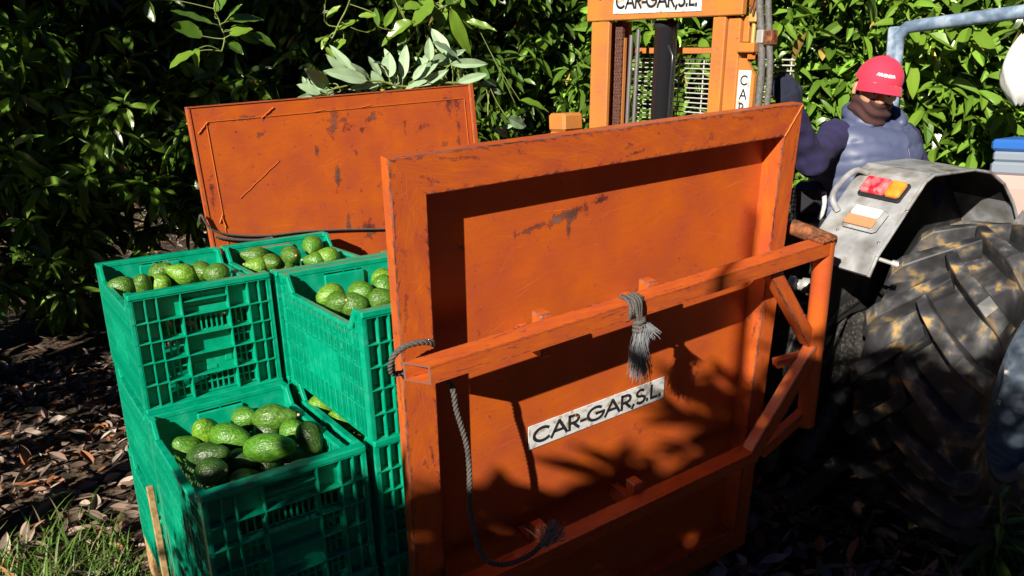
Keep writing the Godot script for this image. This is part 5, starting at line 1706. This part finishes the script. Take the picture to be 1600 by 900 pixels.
func build_ground() -> void:
	var s := Shape.new()
	var n := 70
	var c := func(i: int) -> float:
		var t := (i - n / 2) / float(n / 2)
		return signf(t) * (absf(t) * 7.0 + pow(absf(t), 4.0) * 50.0)
	for i in n:
		for j in n:
			var x0: float = c.call(i); var x1: float = c.call(i + 1); var z0: float = c.call(j); var z1: float = c.call(j + 1)
			s.quad(V(x0, ground_height(x0, z1), z1), V(x1, ground_height(x1, z1), z1), V(x1, ground_height(x1, z0), z0), V(x0, ground_height(x0, z0), z0), Vector2.ZERO, Vector2.ZERO, Vector2.ZERO, Vector2.ZERO, 1)
	var g := part("ground", s, M.soil, self)
	g.set_meta("kind", "structure")
	var cols := [Color(0.20, 0.13, 0.10), Color(0.30, 0.21, 0.17), Color(0.12, 0.08, 0.06), Color(0.36, 0.28, 0.23), Color(0.28, 0.12, 0.05), Color(0.42, 0.35, 0.30)]
	var buf := PackedFloat32Array()
	var own := 0
	for k in 9000:
		var x: float; var z: float
		if k < 3600:
			x = rng.randf_range(-1.0, 1.6); z = rng.randf_range(-4.2, 0.9)
		elif k < 5200:
			x = rng.randf_range(1.7, 4.0); z = rng.randf_range(0.3, 2.0)
		else:
			x = rng.randf_range(-3.0, 7.0); z = rng.randf_range(-13.0, -3.0)
		var p := V(x, ground_height(x, z) + 0.008 + 0.03 * rng.randf(), z)
		var d := V(rng.randfn(), rng.randfn() * 0.25, rng.randfn()).normalized()
		var up := V(rng.randfn() * 0.45, 1.0, rng.randfn() * 0.45)
		var len := rng.randf_range(0.05, 0.11)
		var xf := leaf_frame(p, d, up, len)
		if own < 280 and k < 3600 and z < -0.5 and z > -2.6 and in_view(p) and p.x < 0.0:
			own += 1
			part("fallen_leaf", leaf_curl, M.litter_tints[rng.randi() % 5], g, xf)
		else:
			push(buf, xf, cols[rng.randi() % 6] * rng.randf_range(0.6, 1.2))
	var o := multi("leaf_litter", leaf_curl, M.litter, buf, self)
	tag(o, "brown fallen avocado leaves covering the orchard floor", "leaf litter")
	# grass
	var blade := Shape.new()
	var prev := [V(-0.019, 0, 0), V(0.019, 0, 0)]
	for i in range(1, 6):
		var t := i / 5.0
		var w := 0.019 * (1.0 - t * t * 0.98)
		var cur := [V(-w, t * (1.0 - 0.25 * t), 0.42 * t * t), V(w, t * (1.0 - 0.25 * t), 0.42 * t * t)]
		blade.quad(prev[0], prev[1], cur[1], cur[0], Vector2.ZERO, Vector2.ZERO, Vector2.ZERO, Vector2.ZERO, 1)
		prev = cur
	buf = PackedFloat32Array()
	for k in 5200:
		var p: Vector3
		var h := rng.randf_range(0.08, 0.26)
		if k < 2600:
			p = V(-0.28 + rng.randfn() * 0.17, 0, -0.72 + rng.randfn() * 0.26)
			if p.x > -0.03 or k > 1750: continue
		elif k < 2900:
			p = V(2.55 + rng.randfn() * 0.4, 0, 1.35 + rng.randfn() * 0.22)
			h *= 1.2
		else:
			p = V(rng.randf_range(-2.5, 5.0), 0, rng.randf_range(-13.0, -7.0))
			if sin(p.x * 1.7 + 1.0) * sin(p.z * 1.3) < 0.05: continue
			h *= 1.3
		p.y = ground_height(p.x, p.z) - 0.005
		var b := Basis(Vector3.UP, rng.randf() * TAU) * Basis(Vector3.RIGHT, rng.randf_range(-0.1, 0.9))
		var br := rng.randf_range(0.6, 1.4)
		var c2 := Color(0.085, 0.17, 0.022) * br
		if rng.randf() < 0.14: c2 = Color(0.30, 0.25, 0.12) * br
		push(buf, Transform3D(b.scaled(Vector3.ONE * h), p), c2)
	o = multi("grass", blade.done(), M.grass, buf, self)
	tag(o, "thin green grass tufts growing through the leaf litter", "grass")
	# weeds at the tyre
	for e in [[V(2.42, 0, 1.30), 0.36, "long leaved weed in front of the tractor tyre, the taller one"], [V(2.60, 0, 1.42), 0.26, "low weed at the lower right corner beside the tractor tyre"]]:
		var f: Vector3 = e[0]
		f.y = ground_height(f.x, f.z)
		var w := thing("weed", e[2], "weed", at(f.x, f.y, f.z), "weeds by the tyre")
		s = Shape.new()
		s.tube([V(0, -0.02, 0), V(0.01, e[1] * 0.6, 0.01), V(0.0, e[1], 0.0)], 0.005, 6)
		part("stem", s, M.twig, w)
		for k in 16:
			var t := k / 16.0
			var a := k * 2.4
			var d := V(cos(a), 0.7 - 0.9 * (1.0 - t), sin(a))
			part("leaf", leaf_curl if false else leaf_mesh(0.17, 0.2, 0.35, 6), M.leaf_tints[k % 2], w, leaf_frame(V(0.005, e[1] * (0.3 + 0.7 * t), 0.005), d, V(0, 1, 0), lerpf(0.24, 0.11, t)))
	# twigs lying about
	var tl := ["long dry twig on the dark ground under the gate's hinge post", "forked looking dry twig closest to the tractor tyre", "short pale twig between the gate and the tyre", "thin dry twig at the bottom edge, left of the weeds", "crooked dry twig beside the taller weed", "dry twig in the leaf litter left of the lower crates", "short twig among fallen leaves far left of the crates", "bent dry twig near the sunlit grass patch"]
	var tp := [[2.05, 0.95, 0.4, 0.4], [2.35, 1.05, 0.3, 1.2], [2.12, 1.12, 0.2, 2.0], [2.25, 1.28, 0.33, 2.7], [2.42, 1.22, 0.24, 0.1], [-0.12, -1.5, 0.35, 0.6], [-0.25, -2.4, 0.22, 1.9], [-0.2, -1.15, 0.28, 2.6]]
	for k in 8:
		var p := V(tp[k][0], 0, tp[k][1])
		p.y = ground_height(p.x, p.z) + 0.02
		var a: float = tp[k][3]
		var L: float = tp[k][2]
		s = Shape.new()
		s.tube([V(-cos(a) * L * 0.5, 0, -sin(a) * L * 0.5), V(rng.randfn() * 0.02, 0.012, rng.randfn() * 0.02), V(cos(a) * L * 0.5, 0.002, sin(a) * L * 0.5)], [0.005, 0.004, 0.002], 6)
		tag(part("twig", s, M.dry_twig, self, Transform3D(Basis(), p)), tl[k], "twig", "twigs on the ground")

func orchard() -> void:
	leaf_big = leaf_mesh(0.34, 0.42, 0.2, 6)
	leaf_small = leaf_mesh(0.38, 0.4, 0.16, 3)
	leaf_curl = leaf_mesh(0.42, 0.75, -0.3, 5)
	leaf_bent = leaf_mesh(0.30, 0.8, 0.5, 5, 0.02)
	var G := GROUND
	tree("dark avocado tree far left behind the crates, in deep shade", V(0.1, G, -5.3), [[V(0.0, 1.5, -5.2), V(1.5, 1.5, 1.2)], [V(0.5, 0.35, -4.6), V(1.2, 0.7, 0.9)], [V(-0.15, -0.55, -4.7), V(0.95, 0.6, 0.6)]], 2200, 0.195, 1, 140, 1.5)
	tree("avocado tree behind the left end of the rear gate, its sprays half lit", V(1.75, G, -4.6), [[V(1.9, 1.4, -4.4), V(1.35, 1.4, 1.1)], [V(1.6, 0.1, -4.1), V(1.0, 0.7, 0.7)]], 2000, 0.19, 2, 120, 1.25)
	tree("avocado tree behind the rear gate's right end and guide post", V(3.0, G, -3.0), [[V(2.9, 0.9, -2.9), V(1.2, 1.5, 1.0)], [V(2.6, -0.2, -2.4), V(0.8, 0.7, 0.6)]], 2500, 0.14, 3, 160, 1.0)
	tree("avocado tree seen through the wires of the lift mast", V(4.3, G, -1.6), [[V(4.1, 0.7, -1.55), V(1.15, 1.5, 0.95)]], 2500, 0.14, 4, 160, 1.35)
	tree("sunlit avocado tree right behind the person in the red cap", V(5.2, G, -0.35), [[V(5.0, 0.6, -0.45), V(1.1, 1.5, 1.0)]], 3600, 0.14, 5, 260, 1.6)
	tree("sunlit avocado tree behind the roll bar at the right", V(6.0, G, 1.0), [[V(5.75, 0.6, 0.75), V(1.1, 1.5, 1.1)]], 3600, 0.145, 6, 260, 1.7)
	var back := [[V(0.8, G, -9.4), "back row avocado tree behind the dark left tree"], [V(3.2, G, -7.6), "back row avocado tree behind the rear gate"], [V(5.4, G, -5.4), "back row avocado tree behind the lift mast"], [V(7.2, G, -3.0), "back row avocado tree behind the red cap"], [V(8.6, G, -0.4), "back row avocado tree behind the roll bar"], [V(8.8, G, 2.0), "back row avocado tree at the right edge"]]
	var i := 0
	for b in back:
		tree(b[1], b[0], [[b[0] + V(0, 3.0, 0), V(1.9, 1.4, 1.7)]] if i == 0 else [[b[0] + V(0, 2.4, 0), V(1.9, 2.1, 1.7)], [b[0] + V(0.2, 1.0, 0.3), V(1.5, 0.9, 1.3)]], 1900, 0.18, 20 + i, 0, 0.9)
		i += 1
	shade_trees()
	sprig("cut_branch", "cut branch of pale upturned avocado leaves resting behind the rear orange gate", PALE + more_leaves(PALE) + more_leaves(PALE), M.leaf_pale, [V(1.777, 0.537, -0.800), V(1.541, 0.559, -0.790), V(1.348, 0.548, -0.780), V(1.276, 0.554, -0.780), V(1.174, 0.576, -0.780), V(1.005, 0.551, -0.780), V(0.956, 0.537, -0.780)], V(-0.6, 0.3, 0.7))
	sprig("leafy_branch", "sunlit branch of large glossy green leaves at the top, above the rear gate", GREEN + more_leaves(GREEN), M.leaf_tints[2], [V(2.330, 1.236, -1.600), V(1.975, 1.009, -1.280), V(1.842, 0.948, -1.250), V(1.775, 0.920, -1.250), V(1.707, 0.866, -1.250), V(1.612, 0.838, -1.250)], V(-0.7, 0.6, 0.5), M.leaf_tints[1])
	sprig("leafy_branch", "small lit sprig of round leaves left of the large glossy branch", SPRIG_A, M.leaf_tints[4], [V(1.670, 1.178, -1.900), V(1.240, 0.917, -1.120), V(1.178, 0.835, -1.100), V(1.152, 0.788, -1.100), V(1.121, 0.748, -1.100)], V(-0.6, 0.7, 0.5), M.leaf_tints[4])
	sprig("leafy_branch", "glossy leafy sprig hanging at the upper left, above the rear gate's left corner", SPRIG_B, M.leaf_tints[1], [V(1.275, 1.267, -2.200), V(0.786, 0.985, -1.520), V(0.767, 0.883, -1.500), V(0.783, 0.808, -1.500), V(0.762, 0.745, -1.500)], V(-0.6, 0.7, 0.5), M.leaf_tints[2])

func shade_trees() -> void:
	# unseen trees on the sun's side, crowns placed and cut to shape the shade; the lower edge of the sunlight on the load is the outline of the near one
	tree("avocado tree of the sunny side row, farther off", V(-3.4, GROUND, -2.4), [[V(-3.2, 2.7, -2.6), V(1.9, 2.3, 1.7)], [V(-2.7, 0.5, -2.1), V(1.3, 1.2, 1.2)], [V(-2.4, 3.2, -3.6), V(1.5, 2.0, 1.4)] ], 1250, 0.17, 41, 0, 1.0)
	tree("tall avocado tree of the sunny side row, with a high bare trunk", V(-3.1, GROUND, 0.1), [[V(-3.0, 4.25, 0.15), V(0.95, 0.95, 0.85)], [V(-3.2, 5.1, -0.2), V(1.2, 0.8, 1.1)], [V(-3.0, 4.1, -1.2), V(0.9, 1.2, 0.8)]], 900, 0.17, 43, 0, 1.0)
	# the row behind the viewer
	var nth := 0
	for b in [V(1.3, GROUND, 6.2), V(4.3, GROUND, 4.6), V(7.0, GROUND, 4.0)]:
		tree(["avocado tree in the row behind the viewer, the nearest", "avocado tree in the row behind the viewer, beyond the tractor tyre", "avocado tree in the row behind the viewer, farthest along"][nth], b, [[b + V(0, 2.7, 0), V(1.6, 2.2, 1.5)]], 1500, 0.2, 50 + nth, 0, 0.9)
		nth += 1
	var edge := func(p: Vector3) -> bool:
		var v := 0.894 * p.y + 0.448 * (0.882 * p.x - 0.471 * p.z)
		var u := 0.471 * p.x + 0.882 * p.z
		var at_u := [0.0, 0.3, 0.6, 1.0, 1.25, 1.45, 1.7, 2.0, 2.4]
		var lim := [-0.75, -0.52, -0.36, -0.46, -0.27, 0.06, 0.26, 0.30, 0.32]
		var l: float = lim[0]
		for i in 8:
			if u > at_u[i]: l = lerpf(lim[i], lim[i + 1], clampf((u - at_u[i]) / (at_u[i + 1] - at_u[i]), 0, 1))
		return v < l
	tree("avocado tree of the sunny side row, close beside the viewer", V(-2.6, GROUND, 3.0), [[V(-2.8, 0.9, 2.8), V(1.2, 1.4, 1.2)], [V(-2.0, 1.1, 3.5), V(1.1, 1.3, 1.0)]], 1500, 0.15, 42, 0, 1.0, true, edge)

func _ready() -> void:
	rng.seed = 7
	cam = Camera3D.new()
	cam.name = "camera"
	add_child(cam)
	cam.transform = Transform3D(Basis(V(0.81476, -0.0407, 0.57837), V(0.17438, 0.96855, -0.17749), V(-0.55295, 0.24547, 0.79623)), V(-0.303, 0.501, 2.311))
	cam.fov = 41.11
	cam.near = 0.05
	cam.far = 200.0
	cam.current = true
	var env := Environment.new()
	var sky := Sky.new()
	var sm := ProceduralSkyMaterial.new()
	sm.sky_top_color = Color(0.20, 0.38, 0.78)
	sm.sky_horizon_color = Color(0.60, 0.72, 0.88)
	sm.ground_bottom_color = Color(0.08, 0.07, 0.05)
	sm.ground_horizon_color = Color(0.2, 0.2, 0.17)
	sm.sky_curve = 0.12
	sky.sky_material = sm
	env.background_mode = Environment.BG_SKY
	env.sky = sky
	env.background_energy_multiplier = 0.1
	env.tonemap_mode = Environment.TONE_MAPPER_LINEAR
	env.tonemap_exposure = 1.72
	env.sdfgi_enabled = true
	env.ssao_enabled = true
	env.ssil_enabled = true
	var we := WorldEnvironment.new()
	we.name = "sky"
	we.environment = env
	add_child(we)
	var sun := DirectionalLight3D.new()
	sun.name = "sun"
	sun.light_energy = 1.6
	sun.light_color = Color(1.0, 0.965, 0.90)
	sun.light_angular_distance = 0.5
	sun.shadow_enabled = true
	add_child(sun)
	sun.look_at_from_position(Vector3.ZERO, V(0.789, -0.448, -0.421))
	make_materials()
	build_ground_first()
	orchard()
	build_load()
	front_gate()
	rear_gate()
	mast()
	tractor()
	person()
	ropes()

func build_ground_first() -> void:
	leaf_curl = leaf_mesh(0.42, 0.75, -0.3, 5)
	build_ground()
